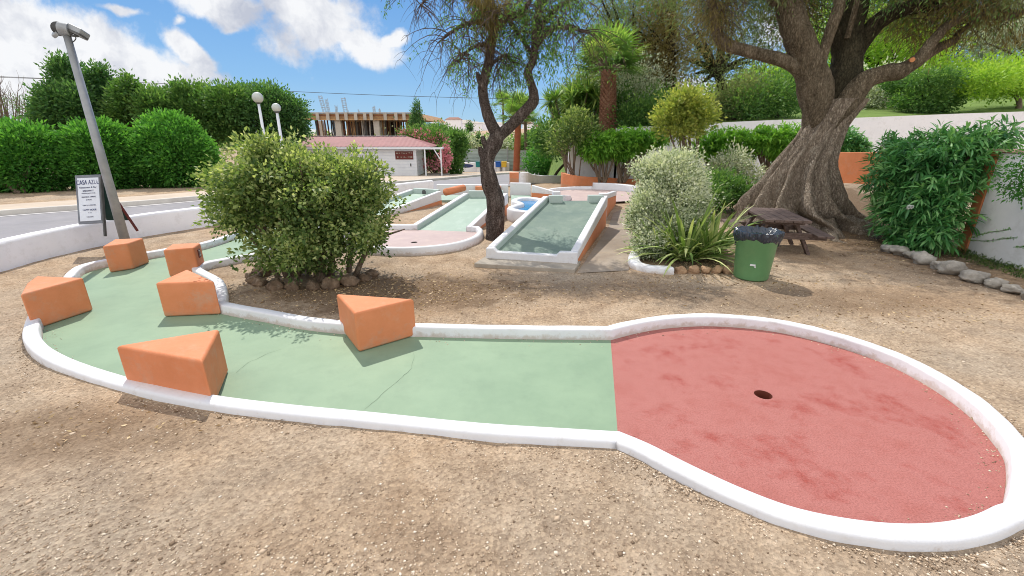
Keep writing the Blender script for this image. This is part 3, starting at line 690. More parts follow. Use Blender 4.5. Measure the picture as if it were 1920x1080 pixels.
MB().prism(quad(iBR-bx*.27, iBR+bx*.002, -by*.11), .3, .575).build('end_wall', M_mint, r5, False, .012)
slab = MB().prism([tuple(G(889, 500))[:2], tuple(G(1077, 512))[:2], tuple(FR+fx*.03+fy*.15)[:2], tuple(FL-fx*.03+fy*.15)[:2]], -.05, .045)
slab.build('base_slab', M_conc, r5, False, .01)
# concrete path beside the ramp
o = flat_poly(pth, lambda x, y: .008+gzf(x, y)).build('path', paint('worn_path', (.36, .30, .245), (.27, .215, .17), .9, 2.2, .5, .006, 40, (.42, .32, .22), .6)); o['kind'] = 'structure'

# --- landing lane beyond the gap
t = thing('landing_lane', (1.9, 9.8, 0), 'landing lane behind the wide worn ramp, orange flank, curving into a pink circle', 'golf lane')
A0, A1 = v2(.95, 8.95), v2(1.83, 8.80); B1 = v2(2.46, 10.75); B0 = v2(1.35, 11.2)
MB().add([(A0.x+.05, A0.y, .33), (A1.x-.05, A1.y, .33), (B1.x-.05, B1.y, .055), (B0.x+.05, B0.y, .055)], [(0, 1, 2, 3)]).build('landing_floor', M_pink, t)
for nm, a, b, w in (('l', A0, B0, .1), ('r', A1, B1, -.1)):
    MB().prism([(a.x, a.y), (a.x+w, a.y), (b.x+w, b.y), (b.x, b.y)] if w > 0 else [(a.x+w, a.y), (a.x, a.y), (b.x, b.y), (b.x+w, b.y)], *(([.40, .40, .22, .22], [.50, .50, .33, .33]) if nm == 'r' else ([.301, .301, .051, .051], [.46, .46, .16, .16]))).build('side_wall', M_white, t, False, .015)
    MB().prism([(a.x+.004, a.y), (a.x+w, a.y), (b.x+w, b.y), (b.x+.004, b.y)] if w > 0 else [(a.x+w, a.y), (a.x-.004, a.y), (b.x-.004, b.y), (b.x+w, b.y)], -.1, [.399, .399, .219, .219] if nm == 'r' else [.30, .30, .05, .05]).build('orange_side_panel', M_orange, t)
MB().box(.80, .947, 8.90, 9.06, -.05, .53).build('end_post', M_white, t, False, .012)
MB().box(1.66, 1.815, 8.62, 8.78, -.05, .53).build('end_post', M_white, t, False, .012)
cc = v2(2.2, 12.2); ring = [cc+v2(1.28*math.cos(a), 1.28*math.sin(a)) for a in [R(-62+i*(-1)*(304/40)) for i in range(41)]]
ring = [cc+v2(1.28*math.cos(R(-55+i*7.25)), 1.28*math.sin(R(-55+i*7.25))) for i in range(41)]
flat_poly([cc+v2(1.28*math.cos(R(i*9)), 1.28*math.sin(R(i*9))) for i in range(40)], .05).build('pink_circle_floor', M_pink, t)
hi = [(.0, -.2), (.0, .21), (.02, .24), (.09, .24), (.11, .21), (.112, -.2)]; lo_ = [(.0, -.2), (.0, .10), (.02, .13), (.09, .13), (.11, .10), (.112, -.2)]
sweep([Vector(p) for p in ring[:20]], hi, False).build('high_edging', M_white, t, True)
sweep([Vector(p) for p in ring[19:]], lo_, False).build('low_edging', M_white, t, True)

# --- ramp with a pink round target, left of the leaning trunk
cc3 = v2(-1.62, 7.02)
FL, FR = G(783, 433), G(874, 437); BR3 = v2(-.08, 9.38); BL3 = G(869, 357, .50); BL3.z = 0
r3, c3 = golf_ramp('golf_ramp', 'mint green golf ramp running down to a faded pink round target with a small hole', FL+v2(-.10, 0), FR+v2(.10, 0), BR3, BL3, .02, .36, .09, .10, M_green2)
bx = (BR3-BL3).normalized(); MB().prism(quad(c3[7]-bx*.003, c3[6]+bx*.003, v2(0, .1)), -.05, .49).build('end_wall', M_mint, r3, False, .012)
a0 = math.atan2(c3[1].y-cc3.y, c3[1].x-cc3.x); a1 = math.atan2(c3[0].y-cc3.y, c3[0].x-cc3.x)
n_ = 40; st = a0-0.02; en = a1-2*math.pi+.02 if a1 > a0 else a1
arc = []
for i in range(n_+1):
    a = st+(en-st)*i/n_; rr_ = 1.02; arc.append(cc3+v2(rr_*math.cos(a), rr_*math.sin(a)))
arc = [v2(c3[5].x, c3[5].y)]+smooth_line([v2(-.62, 7.55), v2(-.56, 7.25), v2(-.62, 6.8), v2(-.86, 6.4), v2(-1.3, 6.17), v2(-1.8, 6.16), v2(-2.3, 6.4), v2(-2.6, 6.85), v2(-2.6, 7.35), v2(-2.25, 7.72)], 5)+[v2(c3[4].x, c3[4].y)]
flat_poly([Vector(p) for p in arc], .022, [[v2(G(777, 457).x+.05*math.cos(a*.5236), G(777, 457).y+.05*math.sin(a*.5236)) for a in range(12)]]).build('pink_target_floor', M_pink, r3)
hcp = G(777, 457); MB().add([(hcp.x+.049*math.cos(a*.5236), hcp.y+.049*math.sin(a*.5236), .012) for a in range(12)], [tuple(range(12))]).build('hole_cup', M_black, r3)
p3 = [(.0, -.05), (.0, .085), (.015, .11), (.06, .112), (.08, .10), (.095, .06), (.098, -.05)]
sweep(arc[::-1], p3, False).build('white_edging', M_white, r3, True)

# --- lane at far left of the course, with an arched hole in its end wall
FL4 = v2(-3.25, 9.5); FR4 = v2(-2.55, 9.26); BR4 = v2(-1.67, 10.82); BL4 = G(768, 353, .34); BL4.z = 0
FL4 = BL4+(FR4-BR4)*1.0
r4, c4 = golf_ramp('golf_ramp', 'short pale green golf ramp with arched hole in its end wall, behind the big bush', FL4, FR4, BR4, BL4, .0, .23, .09, .10, M_green2)
bx = (BR4-BL4).normalized(); by = Vector((-bx.y, bx.x, 0)); MB().prism(quad(c4[7]-bx*.003, c4[6]+bx*.003, by*.1), -.05, .345).build('end_wall', M_mint, r4, False, .012)
mid = c4[7].lerp(c4[6], .55)-by*.112; ar = [(-.05, 0), (.05, 0)]+[(.05*math.cos(R(a)), .055+.05*math.sin(R(a))) for a in range(0, 181, 20)]
mb = MB().add([mid+bx*u+Vector((0, 0, .235+w)) for u, w in ar]+[mid+by*.01+bx*u+Vector((0, 0, .235+w)) for u, w in ar], [tuple(range(len(ar))), tuple(range(len(ar), 2*len(ar)))[::-1]]+[(i, (i+1) % len(ar), len(ar)+(i+1) % len(ar), len(ar)+i) for i in range(len(ar))])
mb.build('arched_hole', M_dark, r4)
# pipe lane behind it
t = thing('pipe_lane', (-1.4, 11.6, 0), 'small golf lane with an orange pipe and stones in front of its white back wall', 'golf lane')
MB().tube([(-1.60, 11.0, .27), (-1.22, 11.55, .31)], .085, 20).build('orange_pipe', M_orange, t, True)
MB().prism([(-2.05, 12.45), (-.10, 12.30), (-.10, 12.44), (-2.05, 12.59)], -.1, .30).build('back_wall', M_white, t, False, .015)
MB().prism([(-.98, 12.25), (-.30, 12.2), (-.30, 12.31), (-.98, 12.37)], -.1, .27).build('orange_panel', M_orange, t, False, .01)
MB().box(-2.0, -.1, 11.2, 12.2, -.1, .05).build('lane_floor', M_green2, t)
def rock(name, c, r, seed, mat=M_stone, parent=None, sq=(1, 1, .75), n=(26, 16)):
    rr = random.Random(seed); c = Vector(c); mb = MB(); vs = []; fs = []; a, b = n
    ax = [(Vector((rr.gauss(0, 1), rr.gauss(0, 1), rr.gauss(0, 1))).normalized(), rr.uniform(.55, .9)) for _ in range(12)]
    for j in range(b+1):
        th = math.pi*j/b
        for i in range(a):
            ph = 2*math.pi*i/a; d = Vector((math.sin(th)*math.cos(ph), math.sin(th)*math.sin(ph), math.cos(th)))
            q = 1.0
            for (m_, h) in ax:
                e = d.dot(m_)
                if e > 0: q = min(q, h/e)
            q *= 1+.20*mnoise.noise(d*2.2+c*3)+.10*mnoise.noise(d*5+c)+.05*mnoise.noise(d*13+c)
            vs.append(c+Vector((d.x*r*q*sq[0], d.y*r*q*sq[1], d.z*r*q*sq[2])))
    for j in range(b):
        for i in range(a): fs.append((j*a+i, (j+1)*a+i, (j+1)*a+(i+1) % a, j*a+(i+1) % a))
    mb.add(vs, fs); o = mb.build(name, mat, parent, True, loc=(c.x, c.y, c.z-r*.5)); return o
for i, (x, y, r_) in enumerate([(-1.15, 11.25, .10), (-.95, 11.4, .08), (-.75, 11.25, .11), (-.9, 11.1, .07)]): rock('stone', (x, y, .1), r_, i, M_stone2, t)

# --- pool, its wavy rim, and the lanes right of the trunk
t = thing('pool', (.5, 9.2, 0), 'small blue pool with a wavy white rim left of the wide worn ramp', 'pool')
rim = smooth_line([v2(.12, 8.62), v2(.30, 8.48), v2(.62, 8.52), v2(.78, 8.95), v2(.72, 9.6), v2(.55, 10.15), v2(.28, 10.3), v2(.10, 9.9), v2(.24, 9.45), v2(.12, 9.15), v2(.02, 8.85)], 4, True)
inn = [c+(v2(.42, 9.3)-c)*.26 for c in rim]
sweep([Vector(p) for p in rim[::-1]], [(-.12, -.05), (-.12, .21), (-.10, .235), (.0, .235), (.02, .21), (.022, -.05)]).build('white_rim', M_white, t, True)
wm, nt_, N_, L_, P_ = newmat('pool_water'); P_.inputs['Base Color'].default_value = (.015, .22, .50, 1); P_.inputs['Roughness'].default_value = .08; P_.inputs['Specular IOR Level'].default_value = .8
tn = tex(N_, L_, 'n', 9, wcoord(N_)); L_.new(bump(N_, L_, tn.outputs['Fac'], .3, .02), P_.inputs['Normal'])
flat_poly([Vector(p) for p in rim], .17).build('water', wm, t)
t = thing('step_lane', (.7, 11.9, 0), 'low white golf lane with an orange flank behind the small blue pool', 'golf lane')
MB().prism([(-.05, 12.25), (.50, 12.15), (.50, 12.30), (-.05, 12.40)], -.1, .36).build('back_wall', M_white, t, False, .012)
MB().prism([(.51, 11.95), (1.15, 11.45), (1.18, 11.58), (.54, 12.10)], [.14, .14, .14, .14], [.33, .20, .20, .33]).build('side_wall', M_white, t, False, .01)
MB().prism([(.51, 11.948), (1.15, 11.448), (1.18, 11.58), (.54, 12.10)], -.1, .139).build('orange_side_panel', M_orange, t)
MB().box(-.02, .48, 10.7, 12.1, -.05, .06).build('lane_floor', M_green2, t)
MB().box(.2, .28, 10.6, 10.68, -.05, .12).build('small_post', M_dark, t)

# orange end post and the low white wall by the road
g1 = GG(964, 346); zt_ = z_at(g1, 324); wd = PX(8.5, g1.y)
o = MB().box(g1.x-wd, g1.x+wd, g1.y, g1.y+.25, g1.z-.3, zt_).build('gate_pillar', M_orange, None, False, .01); tag(o, 'square orange pillar at the end of the low white wall by the road', 'pillar')
W = [GG(975, 347), GG(990, 346.5), GG(1010, 344), GG(1055, 341.5)]; W[-1].x += .5
tops = [z_at(W[0], 323), z_at(W[1], 323.5), z_at(W[2], 329), z_at(W[3], 331)]
mb = MB(); P_l = smooth_line(W, 4); T_l = lerp_list(tops, 4); vs = []
for p, zt in zip(P_l, T_l): vs += [(p.x, p.y, p.z-.3), (p.x, p.y, zt), (p.x, p.y+.16, zt), (p.x, p.y+.16, p.z-.3)]
mb.add(vs, [(i*4+q, (i+1)*4+q, (i+1)*4+q+1, i*4+q+1) for i in range(len(P_l)-1) for q in range(3)]+[(0, 1, 2, 3), tuple((len(P_l)-1)*4+q for q in (3, 2, 1, 0))])
tag(mb.build('boundary_wall', M_wallw, None, False), 'low white wall with a sloping step, between the orange pillar and the orange planter', 'wall')

# ------------------------------------------------------------ low roadside wall, road, kerb, pavement
wallpts = [(-5.2, -1.0), (-5.75, 2.0), (-6.12, 4.2), (-6.24, 5.23), (-6.27, 6.1), (-6.17, 6.85), (-5.92, 7.5), (-5.38, 8.3), (-4.6, 9.5), (-3.9, 10.6), (-3.3, 11.6), (-2.6, 12.7), (-2.25, 13.2)]
wl = smooth_line([v2(*p) for p in wallpts], 5)
wprof = [(.0, -.3), (.0, .31), (.012, .345), (.03, .355), (.13, .355), (.148, .345), (.16, .31), (.16, -.3)]
o = sweep(wl[::-1], wprof, False, [gzf(p.x, p.y) for p in wl[::-1]]).build('roadside_wall', M_wallw, None, True); tag(o, 'long low curved white wall between the road and the golf course', 'wall')
K = [v2(-15.5, 3.2), v2(-12.9, 6.4), v2(-10.45, 9.1), v2(-7.95, 11.35)]+[GG(736, 347), GG(820, 339.5), GG(901, 331.5), GG(960, 326.5), GG(1000, 324.5)]
K[4] = Vector((K[4].x, K[4].y, 0)); Kl = smooth_line([v2(p.x, p.y) for p in K], 8)
def strip(left, right, z, nx=5):
    a = resample(left, .6); n = len(a); b = []
    rl = resample(right, .02); L_ = [0]
    m = len(rl); b = [rl[int(i*(m-1)/(n-1))] for i in range(n)]
    mb = MB(); vs = []
    for p, q in zip(a, b):
        for k in range(nx+1): c = p.lerp(q, k/nx); vs.append((c.x, c.y, gzf(c.x, c.y)+z))
    mb.add(vs, [(i*(nx+1)+k, (i+1)*(nx+1)+k, (i+1)*(nx+1)+k+1, i*(nx+1)+k+1) for i in range(n-1) for k in range(nx)]); return mb
roadR = [v2(-5.4, -1.0), v2(-5.95, 2.0), v2(-6.36, 4.2), v2(-6.46, 6.1), v2(-6.1, 7.6), v2(-4.8, 9.5), v2(-3.5, 11.6), v2(-1.9, 13.6), v2(0.2, 16.2), v2(1.2, 18.5), v2(2.6, 21.5), v2(6, 26)]
o = strip(Kl, smooth_line(roadR, 6), .022, 8).build('road', M_asph, None, True, loc=(0, 0, 0)); o['kind'] = 'structure'
def offset_line(line, d):
    out = []
    for i, p in enumerate(line):
        t_ = (line[min(i+1, len(line)-1)]-line[max(i-1, 0)]).normalized(); out.append(p+Vector((-t_.y, t_.x, 0))*d)
    return out
kz = [gzf(p.x, p.y) for p in Kl]
o = sweep(Kl[::-1], [(-.002, -.2), (-.002, .11), (.01, .125), (.14, .125), (.14, -.2)], False, kz[::-1]).build('kerb', M_kerb, None, True); o['kind'] = 'structure'
o = strip(offset_line(Kl, 1.25), offset_line(Kl, .138), .115, 4).build('pavement', M_pave, None, True, loc=(0, 0, 0)); o['kind'] = 'structure'
o = strip(offset_line(Kl, -.10), offset_line(Kl, -.22), .027, 1).build('road_edge_line', paint('road_line', (.62, .60, .58), (.5, .48, .47), .8, 3), None, True, loc=(0, 0, 0)); o['kind'] = 'structure'
yard = [GG(905, 322), GG(1000, 320), GG(1000, 324), GG(901, 331), GG(830, 330), GG(830, 322)]
# paved yard in front of the sheet fence
yl = [v2(-9, 24), v2(-6.2, 26.5), v2(-4.0, 31), v2(0, 41), v2(4, 46)]; 
o = strip(yl, offset_line(Kl, 1.2)[30:], .10, 8).build('yard', M_pave, None, True, loc=(0, 0, 0)); o['kind'] = 'structure'

# ------------------------------------------------------------ lamp pole with floodlights, sandwich board
pb = G(240, 470); pz = z_at(pb, 64)
t = thing('floodlight_pole', (pb.x, pb.y, 0), 'tall grey lamp pole with floodlights on top, behind the orange blocks', 'lamp post')
MB().tube([(pb.x, pb.y, -.05), (pb.x, pb.y, pz)], [.062, .040], 20).build('pole', M_metal, t, True)
top = Vector((pb.x, pb.y, pz)); sc = pb.y/F_PX*1.15
def tp(px, py, dy=0): return D(px, py, pb.y+dy)
MB().tube([tp(118, 66), tp(121, 58)], .055, 16).build('collar', M_metal, t, True)
h = MB().tube([tp(111, 53.5, -.03), tp(131, 56)], [.075, .07], 16).build('floodlight', M_metal, t, True, .008)
MB().tube([tp(109.5, 53.3, -.05), tp(111, 53.5, -.03)], [.076, .076], 16).build('rim', M_dark, h, True)
h = MB().bar(tp(133, 54, .05), tp(159, 66, .05), .16, .09, (0, .3, 1)).build('floodlight', M_metal, t, False, .015)
MB().bar(tp(135, 59.5, .02), tp(157, 69, .02), .13, .02, (0, .3, 1)).build('glass', M_dark, h)
MB().tube([tp(100, 61, -.05), tp(108, 66, -.02)], [.045, .055], 14).build('floodlight', M_metal, t, True, .01)
MB().tube([tp(108, 64), tp(115, 65)], .018, 8).tube([tp(119, 65), tp(146, 68)], .013, 8).tube([tp(134, 60), tp(145, 68)], .01, 6).build('bracket', M_dark, t, True)
MB().tube(smooth_line([tp(127, 68), tp(131, 75), tp(136, 79), tp(142, 73), tp(141, 68)], 5), .006, 5).tube(smooth_line([tp(128, 70), tp(133, 76), tp(134, 80), tp(137, 84), tp(133, 82), tp(135, 77)], 5), .005, 5).build('cable', M_dark, t, True)

Yb = pb.y+.02
t = thing('sandwich_board', (D(165, 420, Yb).x, Yb, D(165, 425, Yb).z-.05), 'white and dark green sandwich board with a poster, held against the grey lamp pole', 'sandwich board')
fTL, fTR, fBR, fBL = D(140, 329, Yb+.06), D(187.5, 327, Yb+.10), D(193.5, 418, Yb-.06), D(147, 421, Yb-.12)
nrm = (fTR-fTL).cross(fBL-fTL).normalized()
if nrm.y > 0: nrm = -nrm
def plate(a, b, c, d, th, n): return MB().add([a, b, c, d, a-n*th, b-n*th, c-n*th, d-n*th], [(0, 1, 2, 3), (7, 6, 5, 4), (0, 4, 5, 1), (1, 5, 6, 2), (2, 6, 7, 3), (3, 7, 4, 0)])
plate(fTL, fTR, fBR, fBL, .022, nrm).build('front_panel', paint('grey_frame', (.22, .24, .27), (.16, .17, .2), .5, 8), t, False, .004)
def uv(u, v): return fTL.lerp(fTR, u).lerp(fBL.lerp(fBR, u), v)
ps = plate(*[uv(u, v)+nrm*.004 for u, v in ((.09, .06), (.93, .06), (.93, .94), (.09, .94))], .003, nrm).build('poster', M_paper, t)
xd = (uv(.93, .5)-uv(.09, .5)); yd = -(uv(.5, 1)-uv(.5, 0))
M_blueink = paint('blue_ink', (.045, .06, .17), (.04, .05, .15), .6, 8)
for body, v, size, sx, m_ in (('CASA AZUL', .155, .105, .62, M_blueink), ('Restaurant & Bar', .255, .038, 1.0, M_ink), ('BREAKFAST', .325, .036, .9, M_ink), ('TOASTED SANDWICHES', .375, .019, 1.0, M_ink), ('SNACKS & DRINKS', .45, .030, .85, M_ink),
                              ('& MORE', .51, .026, .9, M_ink), ('LUNCH & DINNER', .62, .024, 1., M_ink), ('HAPPY HOUR', .715, .042, .8, M_blueink), ('17 - 19', .775, .018, 1., M_ink), ('WELCOME', .86, .022, 1., M_ink)):
    text_mesh('lettering', body, size*.82, uv(.50, v)+nrm*.006, xd, yd, m_, ps, sx=sx)
# the two legs of the front frame, and the back panel swung open
bT = D(188, 330, Yb+.10); bB = D(241, 413, Yb+.45); bBl = D(200, 412, Yb+.32)
MB().bar(D(189.5, 332, Yb+.06), D(197.5, 443, Yb-.10), .022, .035, (0, 1, 0)).build('leg', M_dark, t, False, .003)
MB().bar(D(187.5, 329, Yb+.14), D(258, 433, Yb+.33), .022, .032, (0, 1, 0)).build('leg', M_signred, t, False, .003)
pa_, pb_, pc_ = D(190, 336, Yb+.12), D(242, 413, Yb+.31), D(199, 413, Yb+.16)
n2_ = (pb_-pa_).cross(pc_-pa_).normalized()
MB().add([pa_, pb_, pc_, pa_+n2_*.015, pb_+n2_*.015, pc_+n2_*.015], [(0, 1, 2), (5, 4, 3), (0, 3, 4, 1), (1, 4, 5, 2), (2, 5, 3, 0)]).build('back_panel', M_boardg, t)

# ------------------------------------------------------------ big bush with its ring of stones
bc = Vector((-2.33, 5.15, 0))
t = thing('bush', bc, 'big round bush with yellow green leaf tips growing inside a ring of stones', 'bush')
st_ = MB(); rr = random.Random(4)
for i in range(16):
    a = rr.uniform(0, 6.28); r0 = rr.uniform(.02, .22); p0 = bc+Vector((math.cos(a)*r0+rr.choice([-.25, 0, .3]), math.sin(a)*r0, 0)); tl = rr.uniform(.5, 1.05)
    e = p0+Vector((math.cos(a)*tl*.75, math.sin(a)*tl*.55, rr.uniform(.6, 1.45)))
    st_.tube(smooth_line([p0, p0.lerp(e, .4)+Vector((0, 0, .18)), e], 5), lerp_list([.035, .022, .006], 5), 6, False)
st_.tube(smooth_line([bc+Vector((.15, -.25, 0)), bc+Vector((.17, -.25, .35)), bc+Vector((.1, -.2, .8))], 4), lerp_list([.045, .04, .03], 4), 8)
st_.build('stems', M_bark_s, t, True)
cl = [(bc+Vector((0, 0, .92)), (.90, .75, .56)), (bc+Vector((-.58, -.05, 1.0)), (.55, .6, .44)), (bc+Vector((.5, .05, 1.02)), (.60, .6, .44)), (bc+Vector((-.05, -.1, 1.20)), (.60, .6, .32)),
      (bc+Vector((.62, -.1, .72)), (.5, .5, .42)), (bc+Vector((-.68, -.1, .82)), (.42, .45, .36)), (bc+Vector((-.1, -.25, .42)), (.62, .45, .34)), (bc+Vector((-.35, -.2, 1.18)), (.5, .45, .32)), (bc+Vector((.72, 0, 1.1)), (.28, .3, .28))]
cl = [(Vector((bc.x+(c.x-bc.x)*.84, c.y, c.z)), (r_[0]*.83, r_[1], r_[2]*.92)) for c, r_ in cl]
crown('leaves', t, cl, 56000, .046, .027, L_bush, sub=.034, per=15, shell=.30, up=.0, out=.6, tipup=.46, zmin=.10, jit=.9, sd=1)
rr = random.Random(9); n = 0
FR2_ = ['brown stone at the right', 'upper brown stone at the left', 'lower brown stone at the left', 'brown stone at the far right']
FR_ = ['leftmost', 'second from the left', 'third from the left', 'fourth from the left', 'fifth from the left', 'fourth from the right', 'third from the right', 'second from the right', 'rightmost', 'far right end', 'last at the right']
for i in range(19):
    a = 2*math.pi*i/19+rr.uniform(-.05, .05); r_ = rr.uniform(.085, .13); r_ *= .82; x, y = bc.x+.0+math.cos(a)*.66, bc.y-.08+math.sin(a)*.42
    if math.sin(a) < .25:
        side = 'front' if math.sin(a) < -.2 else 'back'
        o = rock('rock', (x, y, r_*.30), r_*1.15, 50+i, M_stone)
        tag(o, (FR_.pop(0)+' brown stone in the front of the ring round the big bush') if side == 'front' else FR2_.pop(0)+' end of the ring, half under the big bush', 'rock', 'stones ringing the big bush')

# ------------------------------------------------------------ leaning pepper tree in the middle
T0 = G(928, 446)
Y2 = T0.y
t = thing('pepper_tree', (T0.x, T0.y, 0), 'forked tree with a crooked dark trunk and bare drooping twigs between the ramps', 'tree')
def TL(pts): return [D(a, b, Y2+(c if len(q) > 2 else 0)) for q in pts for a, b, c in [(q[0], q[1], q[2] if len(q) > 2 else 0)]]
tr = MB()
def limb(mb, pts, rpx, wob=.14, n=14, s=4, Yb_=None, seed=0):
    Yb_ = Yb_ or Y2
    P = smooth_line([D(q[0], q[1], Yb_+(q[2] if len(q) > 2 else 0)) for q in pts], s); r_ = lerp_list([PX(r, Yb_)*1.04 for r in rpx], s)
    mb.tube(P, r_, n, True, wob, seed); return P
tr.tube(smooth_line([Vector((T0.x, T0.y, -.05)), D(928, 425, Y2), D(930, 400, Y2), D(928, 375, Y2), D(920, 345, Y2), D(913, 315, Y2), D(916, 290, Y2), D(928, 268, Y2), D(935, 246, Y2)], 5),
        lerp_list([PX(r, Y2) for r in (20, 16.5, 16.5, 17, 16.5, 13, 13, 14, 12)], 5), 20, True, .22, 3)
limb(tr, [(934, 256), (918, 225), (908, 190, .05), (906, 160, .05), (915, 120, .1), (922, 80, .1), (927, 45, .15), (920, 0, .15), (905, -60, .2)], [10, 9.5, 8.5, 8, 7.5, 7, 6.5, 5, 3.5], .2)
limb(tr, [(936, 256), (955, 238), (978, 215, -.1), (1000, 190, -.1), (998, 165, -.1), (990, 135, -.1), (1000, 110, -.1), (1005, 60, -.1), (1012, 0, 0), (1020, -60, 0)], [10, 9.5, 9.5, 9, 7, 6.5, 6.5, 6, 5, 3.5], .2)
limb(tr, [(908, 163), (899, 150), (895, 135)], [6, 5, 2.5], s=3)
limb(tr, [(912, 300), (903, 288), (900, 275)], [8, 6, 3], s=3); limb(tr, [(917, 285), (908, 268), (905, 255)], [6, 5, 3], s=3)
br = []
br.append(limb(tr, [(925, 52, .1), (945, 35, 0), (965, 28, 0), (985, 15, -.1), (1000, -10, -.1)], [7, 6, 5, 4, 3], n=8))
br.append(limb(tr, [(926, 55, .1), (900, 42, .1), (875, 45, .1), (850, 58, .1), (822, 80, .2)], [5, 4.5, 3.5, 2.6, 1.2], n=7))
br.append(limb(tr, [(925, 30, .1), (890, 5, .3), (850, -15, .3), (810, -10, .4), (790, 10, .4)], [5, 4.5, 3.5, 2.6, 1.2], n=7))
br.append(limb(tr, [(1003, 90, -.1), (1025, 62, -.2), (1050, 50, -.3), (1080, 55, -.3), (1100, 62, -.3)], [5, 4.2, 3.2, 2.4, 1.2], n=7))
br.append(limb(tr, [(1005, 60, -.1), (1035, 25, -.2), (1060, 5, -.2), (1090, -5, -.3)], [5, 4, 3, 2], n=7))
br.append(limb(tr, [(1000, 105, -.1), (970, 60, .2), (950, 30, .3), (960, -10, .3)], [4, 3.5, 3, 2], n=7))
br.append(limb(tr, [(912, 130, .1), (935, 110, .2), (950, 105, .3), (965, 120, .3)], [3.5, 2.8, 2, 1], n=7))
br.append(limb(tr, [(922, 85, .1), (895, 85, .0), (872, 100, -.1), (860, 118, -.1)], [3.5, 2.8, 2, 1], n=7))
br.append(limb(tr, [(920, 10, .1), (880, -40, .3), (840, -60, .3), (800, -50, .3)], [5, 4, 3, 2], n=7))
br.append(limb(tr, [(1012, 10, 0), (1060, -40, .3), (1100, -50, .3)], [5, 4, 2], n=7))
tr.build('trunk', M_bark_p, t, True)
tw = MB(); rr = random.Random(12); starts = []
for b in br:
    for i in range(34):
        p = b[min(len(b)-1, int(len(b)*rr.uniform(.2, 1)))]; starts.append((p, (rr.uniform(-1, 1), rr.uniform(-1, 1), rr.uniform(-.3, .6))))
e1 = twigs(tw, starts, .75, .0075, .75, 6, 4, .5, 5)
s2 = []
for e in e1:
    for k in range(4): p = e[rr.randint(1, 6)]; s2.append((p, (rr.uniform(-1, 1), rr.uniform(-1, 1), rr.uniform(-.6, .2))))
e2 = twigs(tw, s2, .38, .0036, .9, 4, 3, .5, 6)
tw.build('twigs', M_twig, t)
P = []; A = []
rl = np.random.default_rng(8)
for e in e2+e1:
    x = (e[0].x/e[0].y*F_PX)  # more leaf on the right-hand limbs, as on the real tree
    dens = .24 if e[0].x > T0.x+.05 else (.14 if e[0].x > T0.x-.55 else .02)
    if rl.random() < dens*.85:
        for q in e[1:]:
            for _ in range(6): P.append(np.array(q)+rl.normal(size=3)*.03); A.append((rl.normal()*.6, rl.normal()*.6, -.6+rl.normal()*.4))
P = np.array(P); A = unit(np.array(A)); n = len(P)
leaf_mesh('leaves', P, A, .055*(.7+.6*rl.random(n)), .014*(.8+.5*rl.random(n)), L_pepper, t, np.clip(rl.normal(.5, .22, n), 0, 1))
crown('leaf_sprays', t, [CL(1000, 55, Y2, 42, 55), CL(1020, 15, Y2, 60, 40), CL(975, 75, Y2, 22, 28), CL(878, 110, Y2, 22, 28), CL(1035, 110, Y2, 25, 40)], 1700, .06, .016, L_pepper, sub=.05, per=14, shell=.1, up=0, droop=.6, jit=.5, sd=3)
crown('dead_tangle', t, [CL(915, 25, Y2, 28, 55), CL(925, 0, Y2, 35, 40)], 3000, .11, .008, L_dry, sub=.05, per=14, shell=.1, up=0, droop=1.3, jit=.3, sd=4)

